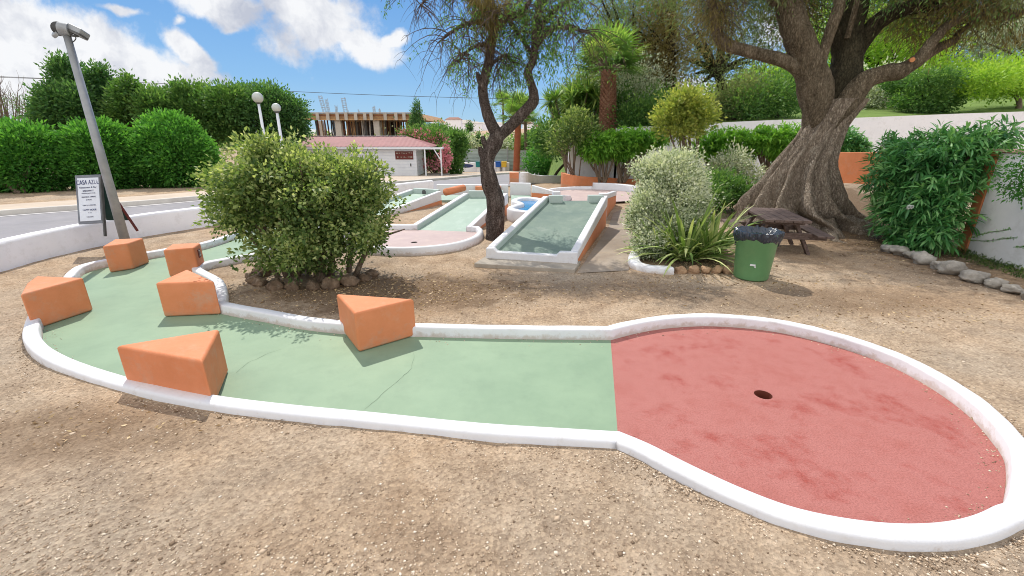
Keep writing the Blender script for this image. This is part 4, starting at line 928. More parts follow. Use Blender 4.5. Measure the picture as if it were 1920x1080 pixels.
# ------------------------------------------------------------ old olive tree with the buttressed base
OY = 8.35
base = D(1500, 405, OY)
t = thing('olive_tree', (base.x, OY, 0), 'huge old tree with a flared grooved trunk and spreading limbs behind the picnic table', 'tree')
def olive_trunk():
    mb = MB(); NA, NZ = 150, 70; lv = [0, .18, .4, .75, 1.15, 1.6, 1.9, 2.2]
    cen = [Vector((base.x+.0, OY, 0)), Vector((base.x+.02, OY, .18))]+[Vector((D(a, 300, OY).x, OY, z)) for a, z in ((1503, .4), (1502, .75), (1507, 1.15), (1525, 1.6), (1538, 1.9), (1552, 2.2))]
    rad = [1.06, .92, .78, .58, .43, .33, .33, .38]; amp = [.46, .45, .42, .36, .24, .12, .09, .08]
    C_ = smooth_line(cen, 10); Rr = lerp_list(rad, 10); Am = lerp_list(amp, 10); Rr = [sum(Rr[max(0, i-4):i+5])/len(Rr[max(0, i-4):i+5]) for i in range(len(Rr))]
    rr = random.Random(3); lobes = [(2*math.pi*i/12+rr.uniform(-.14, .14), rr.uniform(.10, .19), rr.uniform(.55, 1.15)) for i in range(12)]
    vs = []
    for i, c in enumerate(C_):
        tz = i/(len(C_)-1)
        for k in range(NA):
            th = 2*math.pi*k/NA; tw_ = th+.25*math.sin(tz*3)
            l = 0
            for (a, w, h) in lobes:
                d = math.atan2(math.sin(tw_-a), math.cos(tw_-a)); l = max(l, h*math.exp(-(d/w)**2))
            dv = Vector((math.cos(th), math.sin(th), 0))
            g = mnoise.noise(Vector((dv.x*3.2, dv.y*3.2, c.z*1.4)))*.12+mnoise.noise(Vector((dv.x*9, dv.y*9, c.z*3)))*.07+mnoise.noise(Vector((dv.x*20, dv.y*20, c.z*8)))*.035
            r = Rr[i]*(1-Am[i]*.75+Am[i]*1.25*l+g)
            ell = 1.0 if dv.y < 0 else .9
            vs.append((c.x+dv.x*r, c.y+dv.y*r*ell, c.z-.05))
    fs = [(i*NA+k, i*NA+(k+1) % NA, (i+1)*NA+(k+1) % NA, (i+1)*NA+k) for i in range(len(C_)-1) for k in range(NA)]
    mb.add(vs, fs+[tuple(range((len(C_)-1)*NA, len(C_)*NA))]); 
    for (a, w, h) in lobes:                            # surface roots run on from the lobes
        for q in range(2):
            aa = a+rr.uniform(-.25, .25); L_ = rr.uniform(.5, 1.0); P = []
            for s in range(9):
                u = s/8; rad_ = .75+L_*u; x, y = base.x+math.cos(aa)*rad_, OY+math.sin(aa)*rad_; P.append(Vector((x, y, gzf(x, y)+.10*(1-u)**1.5-.05*u))); aa += rr.uniform(-.12, .12)
            mb.tube(P, [.15*(1-u/8*.85) for u in range(9)], 10, True, .25, q)
    return mb
olive_trunk().build('trunk', M_bark_o, t, True)
lm = MB(); OL = lambda pts, r, n=14, wob=.2, s=6: limb(lm, pts, [q*OK_(i, len(r)) for i, q in enumerate(r)], wob, max(n, 14), s, OY, 5)
OK_ = lambda i, n: .70
OL([(1536, 235), (1528, 165), (1512, 115), (1494, 60), (1478, 5, .1), (1462, -70, .1), (1430, -180, .2)], [34, 36, 31, 29, 26, 20, 12])
l3 = MB(); limb(l3, [(1560, 235, .1), (1580, 165, .1), (1588, 110, .2), (1590, 60, .3), (1602, 0, .4), (1620, -90, .5), (1650, -200, .6)], [24, 25, 22, 22, 21, 18, 12], .16, 14, 5, OY, 8)
limb(l3, [(1598, 105, .3), (1625, 65, .3), (1660, 32, .2), (1705, 14, .1), (1760, 8, 0), (1830, -8, 0), (1920, -40, -.1)], [15, 14, 13, 11, 9, 7, 5], .16, 12, 4, OY, 9)
b1_ = OL([(1512, 150), (1492, 128), (1462, 112), (1430, 103), (1395, 95), (1362, 84), (1345, 62), (1338, 25), (1328, -30)], [16, 15, 14, 13, 13, 14, 12, 10, 7], 12)
OL([(1532, 150, -.15), (1545, 95, -.15), (1562, 45, -.15), (1574, 5, -.1), (1585, -60, 0)], [11, 11, 12, 13, 10], 12, .06)
OL([(1588, 72, .05), (1600, 30, 0), (1612, -20, 0)], [6, 6, 5], 8, .06)
OL([(1556, 235, -.1), (1590, 190, -.2), (1622, 152, -.25), (1655, 138, -.3), (1690, 132, -.35), (1722, 112, -.4), (1748, 78, -.4), (1775, 50, -.4), (1815, 28, -.4), (1870, 0, -.4), (1930, -50, -.4)], [25, 25, 20, 18, 17, 14, 11, 9, 8, 7, 5])
OL([(1690, 130, -.35), (1725, 112, -.25), (1755, 92, -.2), (1790, 75, -.15), (1800, 60, -.1), (1860, 20, 0)], [11, 11, 10, 8, 6, 4])
OL([(1455, 10, .1), (1400, -60, .2), (1340, -110, .3), (1280, -130, .4)], [10, 8, 6, 4], 8)
OL([(1820, 28, -.4), (1880, 35, -.6), (1930, 20, -.8)], [6, 5, 4], 8); OL([(1905, 25, -.6), (1890, 24, -.6), (1860, -5, -.6)], [8, 7, 5], 8)
lm.build('limbs', M_bark_l, t, True); l3.build('dark_limbs', M_bark_d, t, True)
MB().tube([D(1711, 112, OY-.52), D(1708, 113, OY-.40)], .035, 12).build('pruned_end', paint('cut_wood', (.62, .26, .11), (.5, .2, .1), .8), t)
ocl = [CL(1380, -20, OY, 90, 55, 80), CL(1450, -90, OY+.3, 150, 70, 120), CL(1600, -110, OY, 180, 80, 140), CL(1760, -80, OY-.3, 150, 80, 130), CL(1880, -40, OY-.6, 120, 70, 110), CL(1290, -70, OY+.4, 110, 60, 90),
       CL(1540, 20, OY+.9, 60, 55, 40), CL(1660, 10, OY+.8, 70, 40, 50), CL(1440, 45, OY+.7, 50, 60, 40)]
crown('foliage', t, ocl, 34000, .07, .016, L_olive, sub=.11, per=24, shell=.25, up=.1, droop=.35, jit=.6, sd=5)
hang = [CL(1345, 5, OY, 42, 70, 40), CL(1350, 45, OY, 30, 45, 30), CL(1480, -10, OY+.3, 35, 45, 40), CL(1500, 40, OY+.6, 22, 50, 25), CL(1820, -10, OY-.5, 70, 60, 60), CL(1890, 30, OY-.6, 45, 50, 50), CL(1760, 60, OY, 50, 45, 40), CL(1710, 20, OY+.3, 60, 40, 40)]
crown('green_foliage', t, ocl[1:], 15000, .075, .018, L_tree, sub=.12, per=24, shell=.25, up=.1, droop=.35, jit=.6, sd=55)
crown('dry_hanging_foliage', t, hang, 12000, .10, .010, L_dry, sub=.09, per=22, shell=.1, up=0, droop=1.2, out=.4, jit=.5, sd=6)
tw = MB(); rr = random.Random(31); starts = []
for (c, r_) in hang*3+ocl*2:
    for i in range(22): starts.append((c+Vector((rr.gauss(0, .5)*r_[0], rr.gauss(0, .5)*r_[1], rr.uniform(-.3, .9)*r_[2])), (rr.uniform(-1, 1), rr.uniform(-1, 1), .1)))
twigs(tw, starts, .75, .006, 1.0, 5, 3, .4, 9); tw.build('twigs', M_twig, t)

# ------------------------------------------------------------ walls and lawn on the right
WY = 15.6
wx = [D(1066, 300, WY).x, D(1157, 300, WY).x]
tops_ = [(1157, 240), (1300, 232), (1450, 225), (1600, 221), (1800, 213), (1920, 209)]
t = thing('garden_wall', (D(1500, 300, WY).x, WY, gzf(5, WY)), 'long tall white garden wall below the lawn, behind the clipped oleanders', 'wall')
mb = MB(); vs = []; xs_ = []
for (px, py) in tops_+[(2300, 190), (3400, 150)]:
    q = D(px, py, WY); zb = gzf(q.x, WY)-.4; vs += [(q.x, WY, zb), (q.x, WY, q.z), (q.x, WY+.2, q.z), (q.x, WY+.2, zb)]; xs_.append((q.x, q.z))
mb.add(vs, [(i*4+q, (i+1)*4+q, (i+1)*4+q+1, i*4+q+1) for i in range(len(xs_)-1) for q in range(3)]+[(3, 2, 1, 0), tuple((len(xs_)-1)*4+q for q in (0, 1, 2, 3))]); mb.build('upper_wall', M_wallw, t)
MB().box(wx[0], wx[1]-.003, WY, WY+.2, gzf(2, WY)-.4, D(1100, 270, WY).z).build('lower_wall', M_wallw, t)
def lawn():
    xs = np.concatenate([np.linspace(xs_[0][0]-1.5, xs_[0][0], 6), np.linspace(xs_[0][0]+.4, 22, 24), np.linspace(24, 70, 12)]); ys = np.concatenate([np.linspace(WY+.19, 30, 24), np.linspace(32, 75, 12)])
    X, Y = np.meshgrid(xs, ys); base_ = np.interp(X, [q[0] for q in xs_], [q[1] for q in xs_])-.07
    Z = base_+.10*(np.minimum(Y, 30)-WY)*np.clip((X-1)/6, .2, 1)+.0
    side_ = sstep(xs_[0][0]-1.5, xs_[0][0]-.1, X); Z = gz(X, Y)*(1-side_)-.4*(1-side_)+Z*side_
    Z += .05*np.sin(X*1.3)*np.cos(Y*.9)*side_
    V = np.stack([X, Y, Z], -1).reshape(-1, 3); ny, nx = X.shape; a = (np.arange(ny-1)[:, None]*nx+np.arange(nx-1)[None]).ravel()
    o = qmesh('lawn', V, np.stack([a, a+1, a+nx+1, a+nx], 1), M_lawn, None, None, True, loc=(0, 0, 0)); o['kind'] = 'structure'
lawn()
def lawn_z(x, y):
    b_ = np.interp(x, [q[0] for q in xs_], [q[1] for q in xs_])-.07
    return float(b_+.10*(min(y, 30)-WY)*min(max((x-1)/6, .2), 1))
# orange planter with its curved face
PB = [GG(1056, 352), GG(1075, 354), GG(1105, 353.5), GG(1140, 352.5), GG(1182, 352)]
pz_ = [z_at(PB[0], 326), z_at(PB[1], 329), z_at(PB[2], 332), z_at(PB[3], 333), z_at(PB[4], 336)]
line = [Vector((PB[0].x-.0, WY-.05, 0)), Vector((PB[0].x-.05, PB[0].y+.35, 0))]+[Vector((p.x, p.y, 0)) for p in PB]+[Vector((PB[4].x+3.2, PB[4].y+.1, 0))]
zz_ = [pz_[0]+.02, pz_[0]+.02]+pz_+[pz_[4]]
L5 = smooth_line(line, 5); Z5 = lerp_list(zz_, 5); vs = []
for i, (p, z) in enumerate(zip(L5, Z5)):
    d = (L5[min(i+1, len(L5)-1)]-L5[max(i-1, 0)]).normalized(); nn_ = Vector((-d.y, d.x, 0))*.14
    vs += [(p.x, p.y, gzf(p.x, p.y)-.3), (p.x, p.y, z), (p.x+nn_.x, p.y+nn_.y, z), (p.x+nn_.x, p.y+nn_.y, gzf(p.x, p.y)-.3)]
mb = MB().add(vs, [(i*4+q, (i+1)*4+q, (i+1)*4+q+1, i*4+q+1) for i in range(len(L5)-1) for q in range(3)])
pt = thing('planter', (PB[1].x, PB[1].y+.3, gzf(2, 15)), 'long curved orange planter wall in front of the clipped oleanders', 'planter')
mb.build('planter_wall', M_orange, pt)
soil = [(p.x, p.y+.02) for p in L5]+[(L5[-1].x, WY-.02)]
flat_poly([Vector((x, y, 0)) for x, y in soil], lambda x, y: min(Z5)-.08).build('soil', paint('soil', (.13, .09, .06), (.08, .055, .04), .95, 6), pt)
# shadowed orange wall right of the olive trunk
ow = [D(1540, 300, 12.9), D(1562, 300, 12.3), D(1600, 300, 11.7), D(1655, 300, 11.1), D(1700, 300, 10.8)]
ow = smooth_line([Vector((p.x, p.y, 0)) for p in ow], 4); vs = []
for i, p in enumerate(ow):
    zt = D(1600, 286, p.y).z; vs += [(p.x, p.y, -.3), (p.x, p.y, zt), (p.x+.05, p.y+.2, zt), (p.x+.05, p.y+.2, -.3)]
o = MB().add(vs, [(i*4+q, (i+1)*4+q, (i+1)*4+q+1, i*4+q+1) for i in range(len(ow)-1) for q in range(3)]+[(3, 2, 1, 0), tuple((len(ow)-1)*4+q for q in (0, 1, 2, 3))]).build('orange_wall', M_orange, None)
tag(o, 'shaded orange wall between the old olive trunk and the dark oleander', 'wall')
# right-hand white wall with orange pier
t = thing('side_wall', (6.3, 5.2, 0), 'white wall with orange end strip and capping at the right edge, behind the stones', 'wall')
wd_ = Vector((5.95-6.42, 3.0-6.19, 0)).normalized(); wn_ = Vector((-wd_.y, wd_.x, 0)); wn_ = wn_ if wn_.x > 0 else -wn_
a_ = v2(6.42, 6.19); b_ = a_+wd_*4.5
MB().prism([(q.x, q.y) for q in (a_, a_+wn_*.2, b_+wn_*.2, b_)], -.2, 1.36).build('wall_face', M_wallw, t, False, .01)
a2_ = a_-wd_*.16-wn_*.012; a3_ = a_-wd_*.002-wn_*.012
MB().prism([(q.x, q.y) for q in (a2_, a2_+wn_*.23, a3_+wn_*.23, a3_)], -.2, 1.37).build('orange_strip', M_orange, t, False, .01)
MB().prism([(q.x, q.y) for q in (a_-wd_*.19-wn_*.03, a_-wd_*.19+wn_*.24, b_+wn_*.24, b_-wn_*.03)], 1.373, 1.41).build('capping', paint('pink_capping', (.58, .38, .32), (.5, .3, .25), .8), t)

# ------------------------------------------------------------ bin, picnic table
bb = G(1407, 520); hB = z_at(bb, 438)
t = thing('litter_bin', (bb.x, bb.y, 0), 'green plastic litter bin lined with a crumpled black bag', 'bin')
MB().lathe((bb.x, bb.y, .003), [(.05, .012), (.165, .012), (.178, 0), (.185, .015), (.222, hB), (.232, hB+.005), (.232, hB+.02), (.218, hB+.02), (.212, hB-.02), (.17, .03), (.05, .03)], 40).build('tub', M_bin, t, True)
def bag():
    mb = MB(); n, rows = 90, 15; vs = []
    for j in range(rows):
        u = j/(rows-1)
        for i in range(n):
            a = 2*math.pi*i/n; dv = Vector((math.cos(a), math.sin(a), 0))
            drop = .17+.07*math.sin(a+.4)+.03*mnoise.noise(dv*2.5)
            if u < .3: r = .165+.06*u/.3; z = hB-.03+.075*(u/.3)
            else:
                q = (u-.3)/.7; r = .238+.012*math.sin(q*3.1); z = hB+.045-drop*q-.0*q; r -= .022*q
            w = mnoise.noise(Vector((dv.x*6, dv.y*6, z*9)))*.022+mnoise.noise(Vector((dv.x*14, dv.y*14, z*22)))*.012+abs(mnoise.noise(Vector((dv.x*10, dv.y*10, z*3))))*.016
            vs.append((bb.x+dv.x*(r+w), bb.y+dv.y*(r+w), z+w*.7))
    mb.add(vs, [(j*n+i, j*n+(i+1) % n, (j+1)*n+(i+1) % n, (j+1)*n+i) for j in range(rows-1) for i in range(n)]); return mb
bag().build('bag', M_bag, t, False)
lbp = Vector((bb.x, bb.y, 0)); dl = (Vector((0, 0, 0))-lbp).normalized()
q_ = lbp+dl*.205; MB().obox((q_.x+.002, q_.y, .20), (dl.y, -dl.x, 0), (0, 0, 1), dl, .028, .009, .006).obox((q_.x+.03, q_.y, .185), (dl.y, -dl.x, .3), (0, .3, 1), dl, .006, .016, .006).build('label_scrap', M_white, t)

# picnic table: measured at table height .72
TH = .50; TS = TH/.72
tc = [G(1394, 389, TH), G(1470, 391, TH), G(1519, 414, TH), G(1440, 414, TH)]
ce = sum(tc, Vector())/4; ax_ = ((tc[3]-tc[0])+(tc[2]-tc[1])); ax_.z = 0; Ln = ax_.length/2; ax_.normalize(); ay_ = Vector((-ax_.y, ax_.x, 0)); wdt = ((tc[1]-tc[0])+(tc[2]-tc[3])).length/2
if ay_.x < 0: ay_ = -ay_
t = thing('picnic_table', (ce.x, ce.y, 0), 'weathered wooden picnic table with attached benches under the old olive tree', 'picnic table')
UP = Vector((0, 0, 1)); Lh = Ln/2; c0 = Vector((ce.x, ce.y, 0)); W_ = min(wdt, .75)/2
mb = MB(); 
for i in range(5): mb.obox(c0+ay_*((i-2)*W_*2/5)+UP*.702*TS, ax_, ay_, UP, Lh, W_/5-.004, .018)
mb.build('table_top', M_wood, t, False, .004)
for sgn in (-1, 1):
    mb = MB()
    for i in (-.5, .5): mb.obox(c0+ay_*(sgn*(W_+.20)+i*.105)+UP*.422*TS, ax_, ay_, UP, Lh, .05, .014)
    mb.build('bench_seat', M_wood, t, False, .004)
for e in (-1, 1):
    q0 = c0+ax_*(e*(Lh-.2))
    MB().obox(q0+UP*.655*TS, ay_, ax_, UP, W_*.95, .022, .04).build('table_bearer', M_wood, t)
    MB().obox(q0+UP*.375*TS, ay_, ax_, UP, W_+.29, .022, .045).build('bench_bearer', M_wood, t)
    for sgn in (-1, 1):
        MB().bar(q0+ax_*(-e*.046)+ay_*(sgn*W_*.55)+UP*.68*TS, q0+ax_*(-e*.046)+ay_*(sgn*(W_+.12)), .04, .09, tuple(ax_)).build('leg', M_wood, t)
MB().obox(c0+UP*.34*TS, ax_, ay_, UP, Lh-.25, .02, .04).build('stretcher', M_wood, t)

# ------------------------------------------------------------ planting bed with variegated shrub, strap leaves and stones
sh = G(1262, 480)
sb = Vector((sh.x+.15, 6.35, 0))
t = thing('variegated_shrub', sb, 'tall rounded grey and cream variegated shrub beside the concrete path', 'shrub')
cl = [CL(1258, 328, 6.5, 58, 40), CL(1260, 380, 6.4, 66, 56), CL(1240, 430, 6.2, 50, 50), CL(1218, 400, 6.3, 34, 52), CL(1218, 455, 5.9, 28, 30), CL(1285, 400, 6.5, 42, 60), CL(1242, 312, 6.6, 34, 24)]
crown('leaves', t, cl, 44000, .038, .021, L_grey, sub=.05, per=24, shell=.6, up=.1, tipup=.38, zmin=.04, jit=.55, sd=11)
st_ = MB(); rr = random.Random(2)
for i in range(14):
    c_, r_ = rr.choice(cl); st_.tube(smooth_line([sb+Vector((rr.uniform(-.15, .15), rr.uniform(-.15, .15), 0)), sb.lerp(c_, .5)+Vector((rr.uniform(-.1, .1), 0, .1)), c_], 4), lerp_list([.02, .013, .005], 4), 5)
st_.build('stems', M_bark_s, t, True)
for i, (px, py, nb, L_, lab) in enumerate([(1290, 492, 130, .95, 'big clump of arching strap leaves in front of the variegated shrub'), (1335, 488, 80, .85, 'smaller clump of upright strap leaves just left of the litter bin'), (1240, 488, 55, .6, 'low clump of strap leaves above the white bed edging')]):
    g = G(px, py); b_o = blades('strap_leaf_plant', (g.x, g.y+.12, .0), nb, L_, .042, L_blade, None, 1.15, 20+i, 1.0, loc=(g.x, g.y+.12, 0)); tag(b_o, lab, 'plant', 'strap leaf plants in the bed')
bedk = [G(1192, 470), G(1180, 490), G(1186, 503), G(1210, 511), G(1240, 514), G(1262, 514)]
o = sweep([Vector(p) for p in smooth_line(bedk, 4)], [(-.13, -.05), (-.13, .055), (-.11, .075), (.0, .08), (.02, .06), (.022, -.05)], False).build('bed_edging', M_white, None, True); tag(o, 'curved white concrete edging round the corner of the planting bed', 'edging')
labs = ['just right of the white bed edging', 'second right of the white bed edging', 'in the middle of the short row under the strap leaves', 'near the right end of the short row under the strap leaves', 'nearest the litter bin, in the short row under the strap leaves']
for i, px in enumerate((1276, 1300, 1324, 1346, 1367)):
    g = G(px, 513); o = rock('rock', (g.x, g.y+.03, .035), .082, 80+i, paint('tan_stone', (.50, .33, .20), (.30, .18, .11), .9, 9, .9, .02, 22) if i == 0 else bpy.data.materials['tan_stone'], None, (1.05, .8, .8)); tag(o, 'tan stone '+labs[i], 'rock', 'tan stones edging the planting bed')
# stones along the right-hand bed
rl_ = [(1670, 470, 13), (1692, 476, 15), (1713, 482, 12), (1738, 492, 19), (1768, 503, 15), (1795, 514, 21), (1836, 528, 20), (1873, 537, 17), (1905, 548, 16), (1940, 562, 16)]
names_ = ['farthest', 'second farthest', 'small flat third', 'broad fourth', 'fifth', 'large pale sixth', 'seventh', 'third nearest', 'second nearest', 'nearest']
for i, (px, py, r_) in enumerate(rl_):
    g = G(px, py+4); rr_ = PX(r_, g.y)*1.15; o = rock('rock', (g.x, g.y+rr_*.5, rr_*.42), rr_, 110+i, M_stone2, None, (1.15, .9, .72)); tag(o, names_[i]+' grey stone of the row edging the bed below the dark oleander', 'rock', 'grey stones edging the right-hand bed')

# ------------------------------------------------------------ oleander on the right
def shoots(name, parent, clusters, n, L, W, mat, sd, per=16, zmin=None, shell=.45, up=.15):
    """whorled shoots of long narrow leaves, six-sided blades bent along the midrib"""
    r = np.random.default_rng(sd); k = n//per; wts = np.array([q[1][0]*q[1][2] for q in clusters]); idx = r.choice(len(clusters), k, p=wts/wts.sum())
    C = np.array([list(c) for c, q in clusters])[idx]; RR = np.array([list(q) for c, q in clusters])[idx]; d = unit(r.normal(size=(k, 3))); rad = shell+(1-shell)*r.random(k)**.6
    cen = C+d*RR*rad[:, None]; ax = unit(d*.9+np.array([0, -.15, up])+r.normal(size=(k, 3))*.35)
    ci = np.repeat(np.arange(k), per); m = len(ci); s = np.tile(np.linspace(0, 1, per), k)
    P = cen[ci]+ax[ci]*((s-.6)*L*1.5)[:, None]
    ra = unit(np.cross(ax[ci], r.normal(size=(m, 3)))); A = unit(ra+ax[ci]*(.15+1.1*s[:, None])+np.array([0, 0, -.25]))
    if zmin is not None: kp = P[:, 2] > zmin; P, A, ci, s = P[kp], A[kp], ci[kp], s[kp]; m = len(P)
    B = unit(np.cross(A, r.normal(size=(m, 3))*.35+np.array([0, 0, 1]))); Cn = np.cross(A, B); Cn *= np.sign(Cn[:, 2:3]+1e-6)
    l = (L*(.7+.5*r.random(m)))[:, None]; w = (W*(.8+.4*r.random(m)))[:, None]
    dn = np.array([0, 0, -1.])
    V = np.stack([P, P+A*l*.35+B*w*.5+Cn*w*.12, P+A*l*.72+B*w*.42+dn*l*.05+Cn*w*.12, P+A*l+dn*l*.14, P+A*l*.72-B*w*.42+dn*l*.05+Cn*w*.12, P+A*l*.35-B*w*.5+Cn*w*.12, P+A*l*.36, P+A*l*.72+dn*l*.05], 1).reshape(-1, 3)
    f = np.array([(0, 6, 1, 1), (6, 7, 2, 1), (7, 3, 2, 2), (0, 5, 6, 6), (5, 4, 7, 6), (4, 3, 7, 7)])
    q4 = f[[1, 4]]; 
    q4 = np.array([(0, 6, 7, 1)]) if False else f
    F = []
    quads = np.array([(6, 7, 2, 1), (5, 4, 7, 6)]); tris = np.array([(0, 6, 1), (7, 3, 2), (0, 5, 6), (4, 3, 7)])
    allt = np.array([(0, 6, 1), (6, 7, 2), (6, 2, 1), (7, 3, 2), (0, 5, 6), (5, 4, 7), (5, 7, 6), (4, 3, 7)])
    F = (allt[None]+np.arange(m)[:, None, None]*8).reshape(-1, 3)
    rnd = np.clip(.35*r.random(k)[ci]+.35*r.random(m)+.3*s, 0, 1)
    return qmesh(name, V, F, mat, parent, np.repeat(rnd, 8))
OB = G(1745, 468)
t = thing('oleander', (OB.x, OB.y+.3, 0), 'large dark green oleander with long narrow leaves against the orange strip of the side wall', 'shrub')
ocl_ = [CL(1740, 330, 6.9, 95, 70), CL(1705, 318, 7.2, 42, 46), CL(1775, 295, 6.7, 78, 50), CL(1735, 400, 6.5, 62, 58), CL(1752, 390, 6.3, 36, 50), CL(1700, 400, 6.9, 50, 55), CL(1745, 440, 6.1, 36, 28), CL(1705, 448, 6.4, 40, 22), CL(1855, 262, 6.6, 38, 28), CL(1682, 275, 7.6, 26, 20)]
shoots('leaves', t, ocl_, 17500, .15, .027, L_olean, 5, 16, .05)
st_ = MB(); rr = random.Random(6)
for i in range(22):
    c_, r_ = rr.choice(ocl_); b0 = Vector((OB.x+rr.uniform(-.2, .2), OB.y+.3+rr.uniform(-.2, .2), 0)); st_.tube(smooth_line([b0, b0.lerp(c_, .5)+Vector((rr.uniform(-.1, .1), 0, .15)), c_+Vector((rr.uniform(-.3, .3)*r_[0], 0, 0))], 4), lerp_list([.022, .016, .006], 4), 5)
st_.build('stems', M_bark_s, t, True)
fl = MB(); fc = D(1703, 389, 6.3)
for i in range(9):
    a = rr.uniform(0, 6.28); p = fc+Vector((rr.uniform(-.05, .05), rr.uniform(-.03, .03), rr.uniform(-.02, .02)))
    for k in range(5): b_ = a+k*1.2566; fl.obox(p+Vector((math.cos(b_)*.014, -.01, math.sin(b_)*.012)), (math.cos(b_), 0, math.sin(b_)), (-math.sin(b_), 0, math.cos(b_)), (0, 1, 0), .014, .009, .0015)
fl.build('white_flower', M_flowerw, t)
# trailing twigs of the plant on top of the side wall
t = thing('wall_creeper', tuple(D(1900, 300, 5.6)), 'leafy sprays hanging in front of the white side wall at the right edge', 'plant')
crown('leaves', t, [CL(1912, 330, 5.5, 26, 34), CL(1935, 300, 5.4, 40, 30), CL(1900, 360, 5.5, 22, 14), CL(1950, 350, 5.3, 40, 30)], 1500, .045, .018, L_hedge, sub=.05, per=12, shell=.1, up=0, droop=.4, sd=13)
tw = MB(); P = []; A = []
for pts in ([(1818, 447), (1845, 438), (1870, 434), (1893, 430)], [(1818, 450), (1850, 452), (1880, 448), (1904, 446)], [(1905, 463), (1925, 463)], [(1935, 290), (1910, 330), (1880, 362)]):
    L__ = smooth_line([D(a, b, 5.75-(a-1818)*.004) for a, b in pts], 7); MB().tube(L__, .003, 4).build('twig', M_twig, t, True)
    for q in L__:
        for _ in range(7): P.append(np.array(q)+rng.normal(size=3)*.006); A.append(rng.normal(size=3)+np.array([.5, 0, .2]))
n = len(P); leaf_mesh('trailing_leaves', np.array(P), unit(np.array(A)), np.full(n, .022), np.full(n, .009), L_hedge, t, rng.random(n))
# low herbs on the bank under the side wall
r = np.random.default_rng(3); P = []; 
for i in range(2600):
    u = r.random(); p = a_+wd_*(u*3.2)-wn_*(.03+.35*r.random()**1.5); P.append((p.x, p.y, gzf(p.x, p.y)+.005+.05*r.random()**2))
P = np.array(P); A = unit(r.normal(size=(len(P), 3))*.7+np.array([0, 0, .9])); o = leaf_mesh('ground_cover', P, A, .03+.03*r.random(len(P)), .007+.008*r.random(len(P)), L_bush, None, r.random(len(P))*.6, loc=(0, 0, 0)); o['kind'] = 'stuff'

# ------------------------------------------------------------ clipped oleanders on stems along the garden wall
def stems(parent, b, tops, r=.03, n=6, seed=1, mat=None, name='stems'):
    mb = MB(); rr = random.Random(seed)
    for q in tops:
        q = Vector(q); p0 = Vector(b)+Vector((rr.uniform(-.12, .12), rr.uniform(-.1, .1), 0))
        mb.tube(smooth_line([p0, p0.lerp(q, .55)+Vector((rr.uniform(-.08, .08), rr.uniform(-.08, .08), 0)), q], 4), lerp_list([r, r*.8, r*.35], 4), n, False)
    return mb.build(name, mat or M_bark_s, parent, True)
def plantthing(name, label, cat, b, clusters, n, L, W, mat, seed, group=None, stemn=7, stemr=.03, **k):
    t = thing(name, tuple(b), label, cat, group); rr = random.Random(seed)
    tops = [c+Vector((rr.uniform(-.5, .5)*r[0], 0, -r[2]*.2)) for c, r in [rr.choice(clusters) for _ in range(stemn)]]
    if stemn: stems(t, b, tops, stemr, 6, seed)
    crown('foliage', t, clusters, n, L, W, mat, sd=seed, **k); return t
def base_at(px, Y, dz=0): x = D(px, 300, Y).x; return Vector((x, Y, gzf(x, Y)+dz))
GRP = 'clipped oleanders along the garden wall'
soilz = min(Z5)-.08
hedge = [(1120, 14.9, [(1118, 285, 30, 22), (1135, 277, 32, 20)], 'clipped oleander on bare stems at the left end of the orange planter', 1130),
         (1175, 14.9, [(1165, 280, 34, 26), (1195, 272, 40, 17), (1215, 268, 34, 14)], 'clipped oleander on bare stems in the orange planter, second from its left end', 1168),
         (1345, 13.6, [(1345, 280, 40, 26), (1375, 272, 38, 18), (1400, 280, 30, 22)], 'clipped oleander on pale stems between the variegated shrub and the old trunk', 1330),
         (1455, 13.4, [(1450, 272, 34, 24), (1475, 280, 32, 30), (1430, 265, 20, 15)], 'clipped oleander half hidden behind the left edge of the old trunk', 1462),
         (1590, 13.4, [(1575, 278, 28, 24), (1600, 285, 22, 16)], 'dark clipped oleander above the shaded orange wall right of the old trunk', 1585)]
for i, (bx_, Y, cs, lab, bpx) in enumerate(hedge):
    b = base_at(bpx, Y); b.z = soilz if bpx < 1200 else b.z
    t = thing('clipped_oleander', tuple(b), lab, 'shrub', GRP); C_ = [CL(a, c-7, Y, d*1.12, e*1.05, 26) for a, c, d, e in cs]
    rr = random.Random(40+i); stems(t, b, [q[0]+Vector((rr.uniform(-.6, .6)*q[1][0], 0, -.1)) for q in C_ for _ in range(4)], .045, 6, 40+i)
    shoots('foliage', t, C_, 7000, .15, .034, L_hedge2 if i < 4 else L_olean, 50+i, 14, None, .35, .5)
t = plantthing('standard_tree', 'small round-headed tree with yellow green leaves rising above the clipped oleanders', 'tree', base_at(1305, 13.0), [CL(1288, 200, 13, 40, 20), CL(1262, 222, 13, 30, 16), CL(1312, 218, 13, 30, 18), CL(1288, 182, 13, 24, 11), CL(1275, 246, 13, 34, 10)], 7500, .10, .05, L_yel, 61, None, 9, .03, sub=.10, per=14, shell=.3, up=.3, jit=.5)
plantthing('slender_tree', 'slender brown-stemmed small tree with olive leaves standing in the left end of the orange planter', 'tree', Vector((base_at(1080, 15).x, 15.0, soilz)), [CL(1078, 235, 15, 34, 20), CL(1060, 255, 15, 30, 18), CL(1098, 250, 15, 28, 22), CL(1082, 218, 15, 14, 12), CL(1050, 275, 15, 20, 12)], 4200, .10, .045, L_bush, 62, None, 9, .022, sub=.10, per=10, shell=.3, up=.3, jit=.5)
b = base_at(1395, 11.5); t = thing('agapanthus', tuple(b), 'bright green strappy ground plants left of the old trunk roots', 'plant')
for i in range(9): g = GG(1345+i*11, 352-(i % 3)*7); o = blades('clump', (g.x, g.y, g.z), 30, .45, .035, L_lime if i % 2 else L_hedge, t, 1.2, 70+i)
